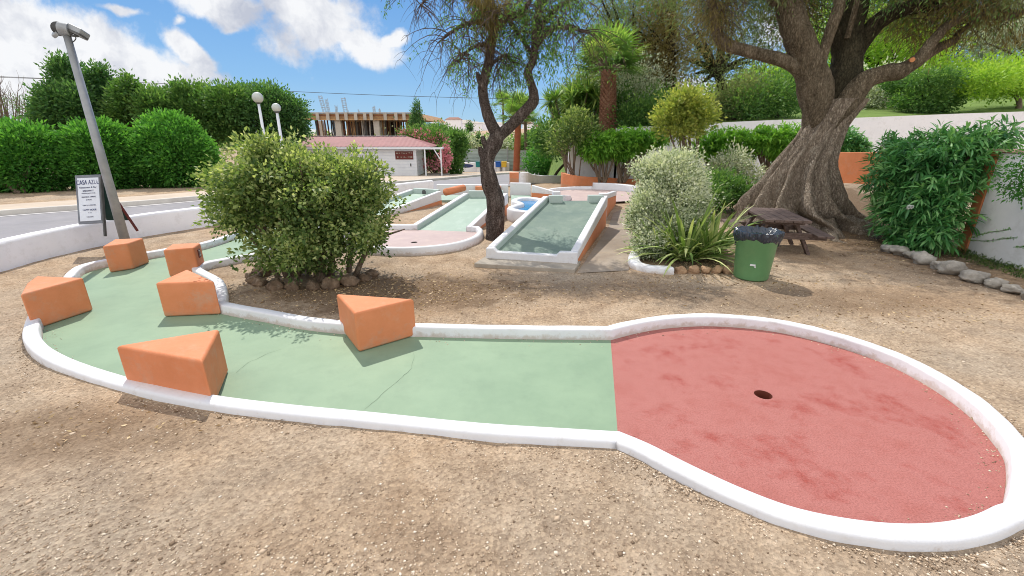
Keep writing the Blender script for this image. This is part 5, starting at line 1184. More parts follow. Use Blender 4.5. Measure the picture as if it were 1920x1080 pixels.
plantthing('mixed_shrub', 'grey green leggy shrub behind the variegated shrub and the strappy ground plants', 'shrub', base_at(1375, 12.6), [CL(1375, 305, 12.6, 26, 26), CL(1345, 320, 12.6, 20, 20), CL(1405, 330, 12.4, 26, 18)], 4200, .08, .035, L_grey, 63, None, 7, .03, sub=.08, per=14, shell=.3, jit=.5)
plantthing('root_shrub', 'low dark shrub in the shade on the left of the old trunk roots', 'shrub', base_at(1350, 9.6), [CL(1345, 350, 9.8, 40, 26), CL(1380, 365, 9.6, 30, 18), CL(1330, 370, 9.2, 28, 22)], 6500, .07, .03, L_tree, 64, None, 6, .02, sub=.09, per=14, shell=.3, jit=.5, zmin=.02)
# clipped dark box hedge near the sheet fence
g1 = GG(1030, 329); hy = g1.y
plantthing('box_hedge', 'rounded dark green clipped hedge behind the low white boundary wall', 'hedge', Vector((g1.x, hy+.8, g1.z)), [CL(1012, 302, hy+.6, 27, 20, 30), CL(1035, 304, hy+.6, 26, 22, 30), CL(1055, 305, hy+.4, 20, 22, 30)], 9000, .16, .09, L_hedge, 65, None, 8, .05, sub=.16, per=20, shell=.75, jit=.15)
# yucca trees, palm, background greenery right of the leaning tree
def rosette(mb_lists, c, L, W, n, seed, droop=.3):
    rr = random.Random(seed); V, F, A = mb_lists
    for i in range(n):
        d = Vector((rr.gauss(0, 1), rr.gauss(0, 1), rr.gauss(.25, .8))).normalized(); side = d.cross(Vector((0, 0, 1)))
        if side.length < .1: side = Vector((1, 0, 0))
        side.normalize(); l = L*rr.uniform(.75, 1.1); b0 = len(V); p = Vector(c); col = rr.random()
        for k in range(4):
            u = k/3; ww = W*(.6, 1, .7, .05)[k]/2; V += [tuple(p-side*ww), tuple(p+side*ww)]; p = p+d*l/3; d = (d+Vector((0, 0, -droop*.35))).normalized()
        for k in range(3): F.append((b0+2*k, b0+2*k+1, b0+2*k+3, b0+2*k+2)); A.append(col)
b = base_at(1075, 17.5); t = thing('yucca_tree', tuple(b), 'many-headed yucca with spiky green rosettes left of the stout palm', 'tree')
V, F, A = [], [], []; heads = []
rr = random.Random(17)
for i in range(34):
    px, py = rr.gauss(1078, 26), rr.gauss(198, 22); px = min(1128, max(1030, px)); py = min(240, max(168+abs(px-1085)*.4, py)); c = D(px, py, 17.5+rr.uniform(-.8, .8)); heads.append(c); rosette((V, F, A), c, .62, .07, 60, i, .25)
qmesh('rosettes', V, F, L_palm, t, A); stems(t, b, heads[::2], .09, 7, 5)
def fan_palm(label, b, ctr, R_, nf, tr_r, mat_tr, seed, skirt=None, group=None, trunk_split=None):
    t = thing('palm_tree', tuple(b), label, 'palm tree', group); rr = random.Random(seed); b = Vector(b); ctr = Vector(ctr)
    mb = MB(); N_ = 40; P = [b.lerp(ctr, i/(N_-1)) for i in range(N_)]
    def radii(i): return tr_r[0]+(tr_r[1]-tr_r[0])*i/(N_-1)
    if trunk_split:
        k = int(N_*trunk_split); mb.tube(P[:k+1], [radii(i)*.92 for i in range(k+1)], 16, True, .06); mb.build('stripped_trunk', M_cutoff, t, True)
        mb = MB(); P = P[k:]; off_ = k
    else: off_ = 0
    H_ = (P[-1]-P[0]).length; nr = max(6, int(H_/.085)); vs = []
    # overlapping leaf-base scales round the trunk
    mb.tube([P[0], P[-1]], [radii(off_)*.86, radii(N_-1)*.86], 14)
    for j in range(nr):
        z = P[0].lerp(P[-1], j/nr); r = radii(off_+(N_-1-off_)*j/nr)
        for i in range(11):
            a = 2*math.pi*(i+.5*(j % 2))/11+rr.uniform(-.05, .05); d = Vector((math.cos(a), math.sin(a), 0)); s_ = Vector((-d.y, d.x, 0)); w = r*.30
            mb.add([z+d*r*.8-s_*w, z+d*r*.8+s_*w, z+d*(r*1.10)+Vector((0, 0, .10))+s_*w*.55, z+d*(r*1.12)+Vector((0, 0, .11))-s_*w*.55, z+d*r*.8+Vector((0, 0, .14))], [(0, 1, 2, 3), (3, 2, 4), (0, 3, 4), (1, 4, 2)])
    mb.build('trunk', mat_tr, t)
    V, F, A = [], [], []; pet = MB()
    for i in range(nf):
        a = rr.uniform(0, 6.28); el = rr.uniform(-.05, 1.4); d = Vector((math.cos(a)*math.cos(el), math.sin(a)*math.cos(el), math.sin(el))); l = R_*rr.uniform(.45, .62)
        hub = ctr+d*l+Vector((0, 0, -.08*l)); pet.tube([ctr, ctr+d*l*.5+Vector((0, 0, .03)), hub], [R_*.02, R_*.014, R_*.008], 4, False)
        side = d.cross(Vector((0, 0, 1))); side.normalize(); upv = side.cross(d); col = rr.random()*.7+(.3 if el > .6 else 0)
        for k in range(22):
            an = R(-115+230*k/21); dd = (d*math.cos(an)+side*math.sin(an)*.95).normalized(); ll = R_*.55*(1-.25*abs(an)/2)*rr.uniform(.85, 1.1)
            w = (side*math.cos(an)-d*math.sin(an)).normalized()*R_*.022; b0 = len(V); p = hub.copy(); q = (dd+upv*.05).copy()
            for m_ in range(4):
                ww = w*(.7, 1, .7, .1)[m_]; V += [tuple(p-ww), tuple(p+ww)]; p = p+q*ll/3; q = (q+Vector((0, 0, -.24))).normalized()
            for m_ in range(3): F.append((b0+2*m_, b0+2*m_+1, b0+2*m_+3, b0+2*m_+2)); A.append(min(1, col+rr.uniform(-.1, .1)))
    pet.build('leaf_stalks', M_bark_s, t); qmesh('fronds', V, F, L_palm, t, A); return t
pbz = gzf(3, 16.5)
fan_palm('stout fan palm with scaly red brown trunk, orange at its foot, beside the garden wall', (D(1140, 300, 16.2).x, 16.2, pbz), D(1141, 134, 16.2), 1.5, 40, (.36, .23), M_palmtr, 5, trunk_split=.40)
# the distant palms
fan_palm('distant fan palm on a smooth orange trunk, between the leaning tree and the yucca', (D(968, 300, 40).x, 40, gzf(0, 40)), D(972, 222, 40), 2.3, 26, (.28, .24), M_cutoff, 8, group='distant palms')
fan_palm('small distant palm with a thin trunk, just left of the orange-trunked one', (D(946, 300, 60).x, 60, gzf(0, 60)), D(943, 196, 60), 2.0, 20, (.14, .12), M_bark_s, 9, group='distant palms')
fan_palm('second distant palm crown showing low behind the orange-trunked one', (D(988, 300, 44).x, 44, gzf(0, 44)), D(985, 234, 44), 1.9, 20, (.16, .13), M_bark_s, 10, group='distant palms')

def bgtree(label, bpx, Y, cs, n, L, mat, seed, trunkr=.18, name='tree', cat='tree', group='trees on the lawn', sub=.35, bz=None, per=16, W=.5, dark=None, **k):
    x = D(bpx, 300, Y).x; b = Vector((x, Y, bz if bz is not None else (lawn_z(x, Y) if Y > WY and x > 2.5 else gzf(x, Y))))
    C_ = [CL(a, c, Y+rr.uniform(-.6, .6), d, e) for a, c, d, e in cs]
    t = thing(name, tuple(b), label, cat, group); r_ = random.Random(seed); mb = MB()
    topc = max(C_, key=lambda q: q[1][0]*q[1][2])[0]; mid_ = b.lerp(topc, .5); mb.tube(smooth_line([b-Vector((0, 0, .2)), b.lerp(mid_, .5)+Vector((r_.uniform(-.1, .1), 0, 0)), mid_], 4), lerp_list([trunkr, trunkr*.8, trunkr*.6], 4), 9, True, .15)
    for c, q in C_:
        for _ in range(3): e = c+Vector((r_.uniform(-.7, .7)*q[0], r_.uniform(-.5, .5)*q[1], r_.uniform(-.3, .6)*q[2])); mb.tube(smooth_line([mid_, mid_.lerp(e, .5)+Vector((0, 0, .1)), e], 3), lerp_list([trunkr*.5, trunkr*.3, trunkr*.08], 3), 6, False)
    mb.build('trunk', dark or M_bark_d, t, True)
    crown('crown', t, C_, n, L, L*W, mat, sub=sub, per=per, sd=seed, **k); return t
rr = random.Random(77)
bgtree('tall feathery grey green tree rising behind the stout palm', 1190, 19, [(1180, 60, 50, 60), (1160, 130, 45, 50), (1210, 20, 60, 50), (1190, 170, 40, 40), (1150, 0, 50, 40), (1225, 110, 40, 50), (1130, 60, 30, 40)], 14000, .13, L_olive, 81, .2, W=.25, shell=.2, jit=.6, droop=.3)
bgtree('thick ivy-covered column of a tree left of the old tree', 1255, 18, [(1252, 10, 30, 60), (1256, 80, 26, 60), (1258, 140, 24, 50), (1235, 90, 38, 36), (1215, 70, 34, 30), (1250, -50, 34, 50), (1220, 130, 30, 30)], 15000, .10, L_dry, 82, .3, W=.35, shell=.5, jit=.4, droop=.3)
bgtree('grey leaved rounded tree between the palm trunk and the yellow green tree', 1195, 17.6, [(1185, 170, 36, 34), (1215, 165, 34, 30), (1180, 205, 30, 28), (1210, 205, 30, 26)], 8000, .10, L_grey, 83, .12, W=.45, shell=.4, jit=.4)
bgtree('dark green shrub mass directly above the garden wall beside the palm', 1185, 16.4, [(1172, 225, 20, 16), (1200, 215, 26, 20), (1235, 210, 26, 20), (1165, 195, 14, 24)], 6000, .10, L_tree, 84, .1, 'shrub', 'shrub', sub=.2, shell=.4)
bgtree('tree with a dark forked trunk seen through the gap left of the old tree', 1365, 20, [(1340, 110, 50, 40), (1400, 120, 50, 40), (1370, 60, 60, 40), (1310, 60, 50, 50), (1330, 150, 30, 22), (1290, 130, 30, 40)], 8500, .12, L_olive, 85, .26, W=.28, shell=.2, jit=.7, droop=.4)
bgtree('rounded dark bush above the garden wall just left of the old trunk', 1440, 17, [(1430, 190, 46, 26), (1465, 180, 36, 34), (1400, 200, 30, 20)], 10000, .10, L_tree, 86, .08, 'shrub', 'shrub', sub=.2, shell=.5)
bgtree('pale olive shrub above the garden wall right of the yellow green tree', 1370, 16.6, [(1370, 195, 30, 24), (1350, 210, 26, 18), (1395, 175, 24, 20)], 6500, .09, L_olive, 87, .08, 'shrub', 'shrub', sub=.2, shell=.5)
bgtree('lime green shrub showing over the garden wall near the old trunk', 1450, 22, [(1440, 150, 46, 26), (1410, 165, 40, 20), (1345, 175, 26, 10)], 6500, .12, L_lime, 88, .08, 'shrub', 'shrub', sub=.25, shell=.5)
bgtree('wide light green tree behind the right limb of the old tree', 1640, 26, [(1640, 130, 60, 50), (1700, 100, 70, 60), (1600, 60, 60, 60), (1620, 180, 40, 30), (1560, 110, 40, 50)], 14000, .17, L_lime, 89, .2, shell=.4, jit=.5, sub=.4)
bgtree('dense dark tree at the back of the lawn under the spreading limb', 1720, 31, [(1700, 60, 90, 70), (1620, 20, 80, 60), (1800, 70, 60, 50), (1660, 120, 50, 40)], 16000, .2, L_tree, 90, .3, shell=.4, jit=.5, sub=.5)
bgtree('pale grey green feathery tree at the top right corner', 1880, 27, [(1880, 110, 60, 60), (1830, 90, 50, 50), (1940, 80, 80, 70), (1900, 50, 50, 40)], 12000, .16, L_grey, 91, .2, W=.35, shell=.4, jit=.5, sub=.4)
bgtree('bright lime hedge-like tree behind the flat-topped trees on the right', 1850, 24, [(1820, 150, 50, 22), (1880, 145, 50, 26), (1760, 145, 40, 22), (1940, 150, 50, 24), (1700, 160, 34, 20)], 14000, .14, L_lime, 92, .12, shell=.4, jit=.4, sub=.3)
bgtree('pale green bush on the lawn just right of the old trunk', 1650, 20, [(1650, 165, 38, 26), (1690, 170, 30, 20), (1625, 185, 24, 16)], 8000, .11, L_grey, 93, .08, 'shrub', 'shrub', sub=.22, shell=.5)
bgtree('flat-topped clipped dark tree with many stems on the lawn', 1745, 17.5, [(1700, 153, 34, 12), (1750, 150, 44, 12), (1800, 152, 38, 12), (1730, 185, 34, 22), (1765, 190, 24, 20), (1700, 170, 20, 14)], 16000, .09, L_tree, 94, .1, 'clipped_tree', 'tree', sub=.09, shell=.45, jit=.3)
bgtree('flat-topped clipped tree on pale splayed stems near the right edge of the lawn', 1880, 16.9, [(1850, 150, 40, 12), (1895, 150, 44, 14), (1940, 152, 40, 14), (1880, 165, 34, 8)], 11000, .10, L_lime, 95, .1, 'clipped_tree', 'tree', sub=.16, shell=.5, jit=.3, dark=M_bark_s)
bgtree('small round dark bush on the lawn left of the yellow green head', 1230, 17.2, [(1245, 195, 22, 20), (1270, 225, 24, 14), (1310, 222, 24, 12)], 4500, .10, L_tree, 96, .06, 'shrub', 'shrub', sub=.2, shell=.4)
bgtree('feathery mixed tree closing the gap behind the distant palms and the yucca', 1110, 24, [(1100, 180, 30, 24), (1130, 150, 30, 30), (1070, 190, 30, 16)], 6000, .15, L_olive, 97, .12, sub=.3, shell=.3, bz=-.6)
bgtree('soft green shrub under the yucca heads by the box hedge', 1030, 19, [(1030, 270, 22, 16), (1050, 262, 20, 16), (1020, 250, 12, 14), (1100, 262, 30, 14)], 5000, .13, L_tree, 98, .07, 'shrub', 'shrub', sub=.2, shell=.3, bz=gzf(1, 19))

# ------------------------------------------------------------ left side: rounded hedges, trees, posts
for i, (bpx, Y, cs, lab) in enumerate([
        (20, 13.2, [(62, 300, 44, 60), (0, 296, 60, 64), (-80, 290, 80, 68)], 'bright green rounded bush at the far left edge, behind the road'),
        (180, 14.2, [(176, 302, 34, 52), (206, 302, 36, 54), (192, 285, 42, 50)], 'bright green rounded bush standing behind the leaning grey lamp pole'),
        (325, 15.2, [(328, 285, 54, 62), (352, 300, 38, 50), (304, 304, 34, 46)], 'bright green dome-shaped bush between the lamp pole and the big near bush')]):
    b = base_at(bpx, Y); C_ = [CL(a, c, Y+.6, d, e, 60) for a, c, d, e in cs]
    t = thing('round_bush', tuple(b), lab, 'bush', 'round bushes behind the road')
    stems(t, b, [q[0] for q in C_ for _ in range(3)], .06, 7, 200+i)
    crown('foliage', t, C_, 30000, .12, .055, L_hedge, sub=.09, per=18, shell=.78, up=.25, jit=.14, sat=0, zmin=b.z-.05, sd=200+i, tipup=.45)
LT = [('tall dark conical tree at the left, its top behind the lamp pole', 118, 21, [(118, 150, 12, 26), (116, 195, 28, 28), (105, 225, 34, 24), (119, 122, 6, 14), (145, 150, 6, 24), (148, 200, 18, 30), (92, 205, 14, 20)], 12000, .15, L_conif),
      ('pointed dark tree just right of the lamp pole', 188, 22, [(187, 158, 13, 20), (185, 195, 30, 26), (190, 138, 5, 10), (200, 222, 34, 26)], 9000, .15, L_conif),
      ('broad green tree between the pointed trees and the flat-topped row', 245, 21, [(240, 182, 22, 18), (250, 210, 32, 30), (243, 160, 6, 9), (285, 205, 24, 26)], 10000, .15, L_tree),
      ('olive green tree with brownish top in the middle of the left tree row', 320, 22, [(310, 205, 32, 28), (345, 200, 28, 30), (300, 186, 18, 12), (335, 240, 34, 34)], 10000, .15, L_tree),
      ('level-topped dense green tree right of the left tree row', 400, 22, [(385, 196, 28, 26), (425, 192, 30, 26), (400, 225, 40, 36), (370, 180, 14, 12)], 12000, .15, L_tree),
      ('big rounded dark green tree behind the globe lamps', 510, 23, [(478, 195, 34, 28), (516, 200, 34, 30), (542, 218, 26, 28), (500, 230, 46, 34), (460, 186, 20, 14), (558, 240, 14, 20)], 15000, .15, L_conif)]
for i, (lab, bpx, Y, cs, n, L_, m_) in enumerate(LT):
    bgtree(lab, bpx, Y, cs, int(n*1.5), L_, m_, 220+i, .2, 'tree', 'tree', 'trees behind the round bushes', sub=.15, bz=gzf(-12, Y), shell=.6, jit=.5, per=18, up=.3)
for i, (px, h_) in enumerate(((12, 62), (52, 45))):
    b = base_at(px, 24); t = thing('bare_tree', tuple(b), ['thin leafless twiggy tree at the far left edge against the cloud', 'shorter thin twiggy tree between the left edge and the tall conical tree'][i], 'tree', 'leafless trees'); mb = MB(); rr = random.Random(i+5); st0 = []
    for k in range(13):
        q = D(px+rr.uniform(-26, 26), 222-rr.uniform(.4, 1)*h_, 24+rr.uniform(-.6, .6)); P_ = smooth_line([b, b.lerp(q, .6)+Vector((rr.uniform(-.2, .2), 0, 0)), q], 5); mb.tube(P_, lerp_list([.05, .03, .008], 5), 5, False); st0 += [(P_[j], (rr.uniform(-1, 1), rr.uniform(-1, 1), 1)) for j in range(4, 11)]
    mb.build('trunk', M_bark_s, t, True); tw = MB(); twigs(tw, st0, .8, .012, -.2, 4, 3, .5, i); tw.build('twigs', M_bark_s, t)
    crown('sparse_leaves', t, [CL(px, 200, 24, 26, 20)], 500, .07, .03, L_tree, sub=.1, per=5, sd=240+i)
for i, (px, py, r_, Y, lab) in enumerate(((483, 183, 9, 18, 'near globe street lamp on a white post behind the big bush'), (518, 202, 7.5, 17.2, 'farther globe street lamp on a white post behind the big bush'))):
    b = base_at(px+6, Y); c_ = D(px, py, Y); b.x = c_.x; t = thing('globe_lamp', tuple(b), lab, 'street lamp', 'globe lamps')
    r_m = PX(r_, Y); MB().tube([b, c_-Vector((0, 0, r_m*.95))], [.06, .045], 12).build('post', M_board, t, True)
    MB().tube([c_-Vector((0, 0, r_m*1.1)), c_-Vector((0, 0, r_m*.8))], [.07, .10], 14).build('collar', M_dark, t, True)
    k = 14; MB().lathe(c_, [(max(.001, r_m*math.sin(math.pi*j/k)), -r_m*math.cos(math.pi*j/k)) for j in range(k+1)], 24).build('globe', M_globe, t, True)

# ------------------------------------------------------------ kiosk with red roof and porch
kb = GG(780, 333); KY = kb.y; kg = kb.z
def KP(px, py, dy=0): return D(px, py, KY+dy)
xa, xb, xc = D(560, 300, KY).x, KP(781, 300).x, KP(829, 300, 0).x
eave = KP(780, 276).z; t = thing('kiosk', ((xa+xb)/2, KY, kg), 'white boarded kiosk with a red sheet roof, a brown red sign and a post porch', 'kiosk')
mb = MB(); nb_ = 9
for j in range(nb_):
    z0 = kg+.08+(eave-.12-kg-.08)*j/nb_; z1 = kg+.08+(eave-.12-kg-.08)*(j+1)/nb_
    mb.box(xa, xb, KY+.02*(j % 1), KY+2.6, z0+.008, z1-.008); mb.box(xa+.02, xb-.02, KY+.02, KY+2.55, z0-.008, z0+.008) if j else None
mb.build('board_wall', M_board, t)
MB().box(xa, xb+.02, KY-.05, KY+2.6, kg-.2, kg+.08).build('plinth', M_conc, t)
# corrugated hipped roof
ridge = KP(700, 257).z; xr = KP(752, 257).x; ry = KY+1.3; mb = MB()
def roofz(): pass
nx_ = 60; x0r, x1r = xa-.1, KP(812, 276).x; vs = []
for i in range(nx_+1):
    x = x0r+(x1r-x0r)*i/nx_; f = 1 if x < xr else max(0., 1-(x-xr)/(x1r-xr)); w = .012*(i % 2)
    vs += [(x, KY-.28, eave+.03+w), (x, KY-.28+(ry-KY+.28)*f, eave+.03+(ridge-eave)*f+w), (x, KY+2.9-(KY+2.9-ry)*f, eave+.03+(ridge-eave)*f+w), (x, KY+2.9, eave+.03+w)]
mb.add(vs, [(i*4+q, (i+1)*4+q, (i+1)*4+q+1, i*4+q+1) for i in range(nx_) for q in range(3)]); mb.build('roof', M_redroof, t)
MB().box(x0r, x1r-.1, KY-.25, KY+2.85, eave+.0, eave+.028).box(x0r, xr, ry-.06, ry+.06, ridge+.035, ridge+.06).build('roof_trim', M_board, t)
MB().box(x0r, xc+.08, KY-.30, KY-.20, eave-.10, eave+.0).box(xc-.02, xc+.08, KY-.2, KY+2.2, eave-.10, eave).build('fascia', M_board, t)
for px, dy in ((783, 1.6), (797, -.25), (827, -.25)):
    x = D(px, 300, KY+dy).x; MB().box(x-.035, x+.035, KY+dy, KY+dy+.07, kg, eave-.1).build('porch_post', M_board, t)
MB().bar(KP(827, 301, -.22), KP(813, 279, -.22), .05, .05).build('porch_brace', M_board, t)
MB().box(xb+.03, xc+.1, KY-.35, KY+2.2, kg-.2, kg+.06).build('porch_floor', M_conc, t)
sL, sR = KP(742, 300).x, KP(775.5, 300).x; s0, s1 = KP(760, 299).z, KP(760, 283.5).z
sg = MB().box(sL, sR, KY-.04, KY-.005, s0, s1).build('sign_board', M_signred, t)
MB().box(sL-.03, sR+.03, KY-.03, KY-.002, s0-.03, s0-.003).box(sL-.03, sR+.03, KY-.03, KY-.002, s1+.003, s1+.03).box(sL-.03, sL-.003, KY-.03, KY-.002, s0-.003, s1+.003).box(sR+.003, sR+.03, KY-.03, KY-.002, s0-.003, s1+.003).build('sign_frame', M_board, sg)
# worn, unreadable pale strokes in two rows, as they look in the photograph
rr = random.Random(3); mb = MB(); w_ = (sR-sL)
for row, xs__ in ((.78, [(.06, .15), (.21, .26), (.34, .42), (.47, .53), (.60, .66), (.72, .75), (.79, .85), (.89, .96)]), (.28, [(.11, .17), (.30, .35), (.42, .46), (.48, .52), (.57, .61), (.70, .74), (.80, .85), (.88, .95)])):
    for a_1, b_1 in xs__: zc = s0+(s1-s0)*(row+rr.uniform(-.04, .04)); hh_ = (s1-s0)*rr.uniform(.035, .09); mb.box(sL+w_*a_1, sL+w_*b_1, KY-.046, KY-.042, zc-hh_, zc+hh_)
mb.build('worn_lettering', M_conc, sg)
MB().box(xb-.36, xb-.30, KY-.03, KY-.003, kg+.6, kg+.75).build('latch', M_dark, t)

# pink oleander, terracotta pots
b = Vector((KP(815, 300, 3.2).x, KY+3.4, gzf(-3, KY+3.4)))
t = plantthing('flowering_oleander', 'large oleander covered in pink flowers behind the kiosk porch', 'shrub', b, [CL(790, 268, KY+3.2, 34, 22), CL(820, 275, KY+3.2, 26, 24), CL(800, 300, KY+3, 34, 24), CL(770, 262, KY+3.2, 20, 12)], 10000, .16, .05, L_tree, 250, None, 8, .05, sub=.18, per=16, shell=.6)
crown('pink_flowers', t, [CL(785, 262, KY+2.9, 30, 14), CL(818, 268, KY+2.9, 18, 16), CL(765, 258, KY+2.9, 16, 10), CL(810, 310, KY+2.6, 20, 10), CL(796, 300, KY+2.4, 28, 16)], 1500, .14, .10, M_flower, sub=.10, per=10, shell=.8, up=0, sd=251, sat=0)
b = Vector((KP(838, 300, .6).x, KY+.8, gzf(-3, KY)))
t = plantthing('pink_flower_shrub', 'pink flowering shrub in a terracotta pot at the corner of the porch', 'shrub', b+Vector((0, 0, .3)), [CL(836, 292, KY+.7, 8, 18), CL(833, 280, KY+.7, 7, 12)], 900, .12, .05, L_tree, 252, None, 4, .02, sub=.08, per=8)
crown('pink_flowers', t, [CL(835, 295, KY+.5, 8, 17)], 650, .12, .09, M_flower, sub=.07, per=8, shell=.6, up=0, sd=253, sat=0)
pp = GG(834, 331); MB().lathe((pp.x, pp.y, pp.z), [(.01, 0), (.14, 0), (.21, .36), (.24, .37), (.24, .45), (.19, .45), (.18, .38), (.01, .38)], 20).build('pot', M_terra, t, True)
b = base_at(862, KY+5); plantthing('green_shrub', 'dense dark green shrub between the pink oleander and the grey sheet fence', 'shrub', b, [CL(852, 275, KY+5, 20, 20), CL(845, 300, KY+4.6, 20, 26), CL(858, 262, KY+5, 12, 12)], 7000, .17, .08, L_tree, 254, None, 6, .05, sub=.17, per=18, shell=.6)

# ------------------------------------------------------------ grey sheet fence, bench wall with painted tubs
f0 = GG(842, 321.5); f1 = GG(992, 317.5); FY = min(f0.y, 43.5); fz = gzf(0, FY)
t = thing('sheet_fence', (D(910, 300, FY).x, FY, fz), 'tall grey green corrugated sheet fence at the back of the yard', 'fence')
x0f, x1f = D(838, 300, FY).x, D(1075, 300, FY).x; ztop = D(900, 281.5, FY).z; nr_ = 16; hs = (ztop-fz)/nr_
for j, (xa_, xb_) in enumerate([(x0f, D(875, 300, FY).x), (D(875, 300, FY).x, D(952, 300, FY).x), (D(952, 300, FY).x, x1f)]):
    mb = MB(); sec = []
    for r_i in range(nr_*2+1): sec.append((FY+(.05 if r_i % 2 else 0.), fz+hs/2*r_i+(.12 if j == 1 else 0)))
    vs = [(x, y, z) for x in (xa_+.04, xb_-.04) for y, z in sec]; m_ = len(sec); mb.add(vs, [(i, i+1, m_+i+1, m_+i) for i in range(m_-1)]); mb.build('sheet_panel', M_sheet, t)
for px in (875, 952): x = D(px, 300, FY).x; MB().box(x-.05, x+.05, FY-.08, FY-.0, fz, ztop+.25).build('fence_post', M_metal, t)
BY = FY-1.0; x0b, x1b = D(857, 300, BY).x, D(955, 300, BY).x; bz0 = gzf(0, BY); bz1 = D(900, 304.5, BY).z
t = thing('bench_wall', ((x0b+x1b)/2, BY, bz0), 'low white wall with an oval dark opening in front of the grey sheet fence', 'wall')
MB().box(x0b, x1b, BY, BY+.5, bz0-.2, bz1).build('wall_body', M_wallw, t, False, .02)
ov = [(D(873.5, 300, BY).x+PX(13.5, BY)*math.cos(R(a))*(1 if abs(math.cos(R(a))) < .8 else 1), D(870, 311, BY).z+PX(3.2, BY)*math.sin(R(a))) for a in range(0, 360, 12)]
MB().add([(x, BY-.012, z) for x, z in ov]+[(x, BY+.01, z) for x, z in ov], [tuple(range(30))[::-1]]+[(i, (i+1) % 30, 30+(i+1) % 30, 30+i) for i in range(30)]).build('oval_opening', M_blueink, t)
for px, m_, nm, lab in ((897, M_plas_t, 'tub', 'small dark teal tub at the low white bench wall, left of the leaning trunk'), (934, M_plas_b, 'tub', 'bright blue tub at the low white bench wall, right of the leaning trunk'), (945, M_plas_y, 'tub', 'yellow tub next to the bright blue one at the low white bench wall')):
    c_ = D(px, 305, BY-.35); z0 = D(px, 313, BY-.35).z
    t2 = thing(nm, (c_.x, BY-.35, z0), lab, 'tub', 'coloured tubs at the bench wall'); w_ = PX(4.6, BY)
    MB().box(c_.x-w_, c_.x+w_, BY-.55, BY-.05, z0, D(px, 304, BY).z).build('tub_body', m_, t2, False, .03)
    MB().box(c_.x-w_-.02, c_.x+w_+.02, BY-.57, BY-.03, D(px, 304, BY).z+.002, D(px, 303, BY).z+.02).build('rim', m_, t2, False, .01)
    MB().box(c_.x-w_*.6, c_.x+w_*.6, BY-.45, BY-.15, bz0, z0-.002).build('stand', M_wallw, t2)

# ------------------------------------------------------------ building under construction
CY = 70.; t = thing('unfinished_building', (D(685, 250, CY).x, CY, gzf(0, CY)), 'unfinished concrete building with timber edge forms and crowded props below the slab', 'building')
cx0, cx1 = D(570, 250, CY).x, D(786, 250, CY).x; zs1, zs0 = D(680, 211, CY).z, D(680, 225.5, CY).z; zb_ = gzf(0, CY)-1
DEP = 22.
MB().box(cx0, cx1, CY, CY+DEP, zs0+.25, zs1-.12).build('slab', M_form, t)
MB().box(cx0-.3, cx1+.1, CY-.25, CY-.003, zs1-.10, zs1+.02).build('edge_plank', M_rawc, t)
MB().box(cx0-.3, cx1+1.1, CY-.35, CY-.02, zs0-.0, zs0+.22).build('edge_plank', M_form, t)
MB().box(cx0, cx1, CY-.12, CY-.004, zs0+.62, zs0+.72).build('edge_plank', M_rust, t)
for px in (598, 617, 635, 651, 669, 686, 698, 724, 744, 759, 775):
    x = D(px, 220, CY).x; MB().box(x-.22, x+.22, CY-.55, CY-.36, zs0-.0, zs1-.02).build('form_brace', M_rawc, t)
MB().add([(cx1+.1, CY, zs0+.3), (cx1+1.1, CY, zs0), (cx1+1.1, CY+DEP, zs0), (cx1+.1, CY+DEP, zs1-.1), (cx1+.1, CY, zs1-.1), (cx1+.1, CY+DEP, zs0+.3)], [(0, 1, 4), (1, 2, 3, 4), (2, 5, 3)]).build('side_form', M_form, t)
for px in (634, 706, 780):
    x = D(px, 240, CY).x; MB().box(x-.42, x+.42, CY+.02, CY+.8, zb_, zs0+.24).build('column', M_rawc, t)
for px in (640, 712, 770, 600):
    x = D(px, 240, CY+11).x; MB().box(x-.42, x+.42, CY+11, CY+11.8, zb_, zs0+.24).build('column', M_rawc, t)
MB().box(cx0, cx1, CY-.1, CY+DEP, zb_, D(680, 256, CY).z).build('lower_storey', M_rawc, t)
MB().box(cx0+1, cx1-6, CY+DEP*.7, CY+DEP*.7+.3, D(680, 256, CY).z, zs0+.2).build('back_wall', paint('interior_shade', (.16, .11, .09), (.10, .07, .06), .9, 1), t)  # dark sheet added for the shade inside the open storey
rr = random.Random(21)
for k in range(100):
    y = CY+rr.choice([1.2, 2, 3, 5, 8, 11]); x = rr.uniform(cx0+.3, cx1-.4); r_ = rr.choice([.06, .08, .10])
    MB().tube([(x, y, D(680, 256, CY).z), (x+rr.uniform(-.12, .12), y, zs0+.24)], r_, 6).build('prop', rr.choice([M_rust, M_rawc, M_form, M_dark]), t)
def rebar(px, py, wpx, lean):
    x = D(px, py, CY+3).x; w = PX(wpx, CY+3)/2; z1 = D(px, py, CY+3).z; mb = MB()
    for sx in (-w, w):
        for sy in (0, .35): mb.tube([(x+sx, CY+3+sy, zs1-.2), (x+sx+lean, CY+3+sy, z1+rr.uniform(-.2, .1))], .028, 4)
    z = zs1+.1
    while z < z1-.1:
        f = (z-zs1)/(z1-zs1+.001)*lean; mb.tube([(x-w+f, CY+3, z), (x+w+f, CY+3, z)], .018, 4).tube([(x-w+f, CY+3.35, z), (x+w+f, CY+3.35, z)], .018, 4); z += .25
    mb.build('rebar_cage', M_metal, t)
for a in ((548, 177, 3, -.3), (557, 184, 3, -.3), (605, 178, 5, -.5), (613, 184, 3, -.2), (629, 197, 2.5, 0), (645, 183, 6, -.2), (651, 208, 2, 0), (700, 198, 3, 0), (711, 203, 2, 0), (672, 206, 1.5, 0)): rebar(*a)
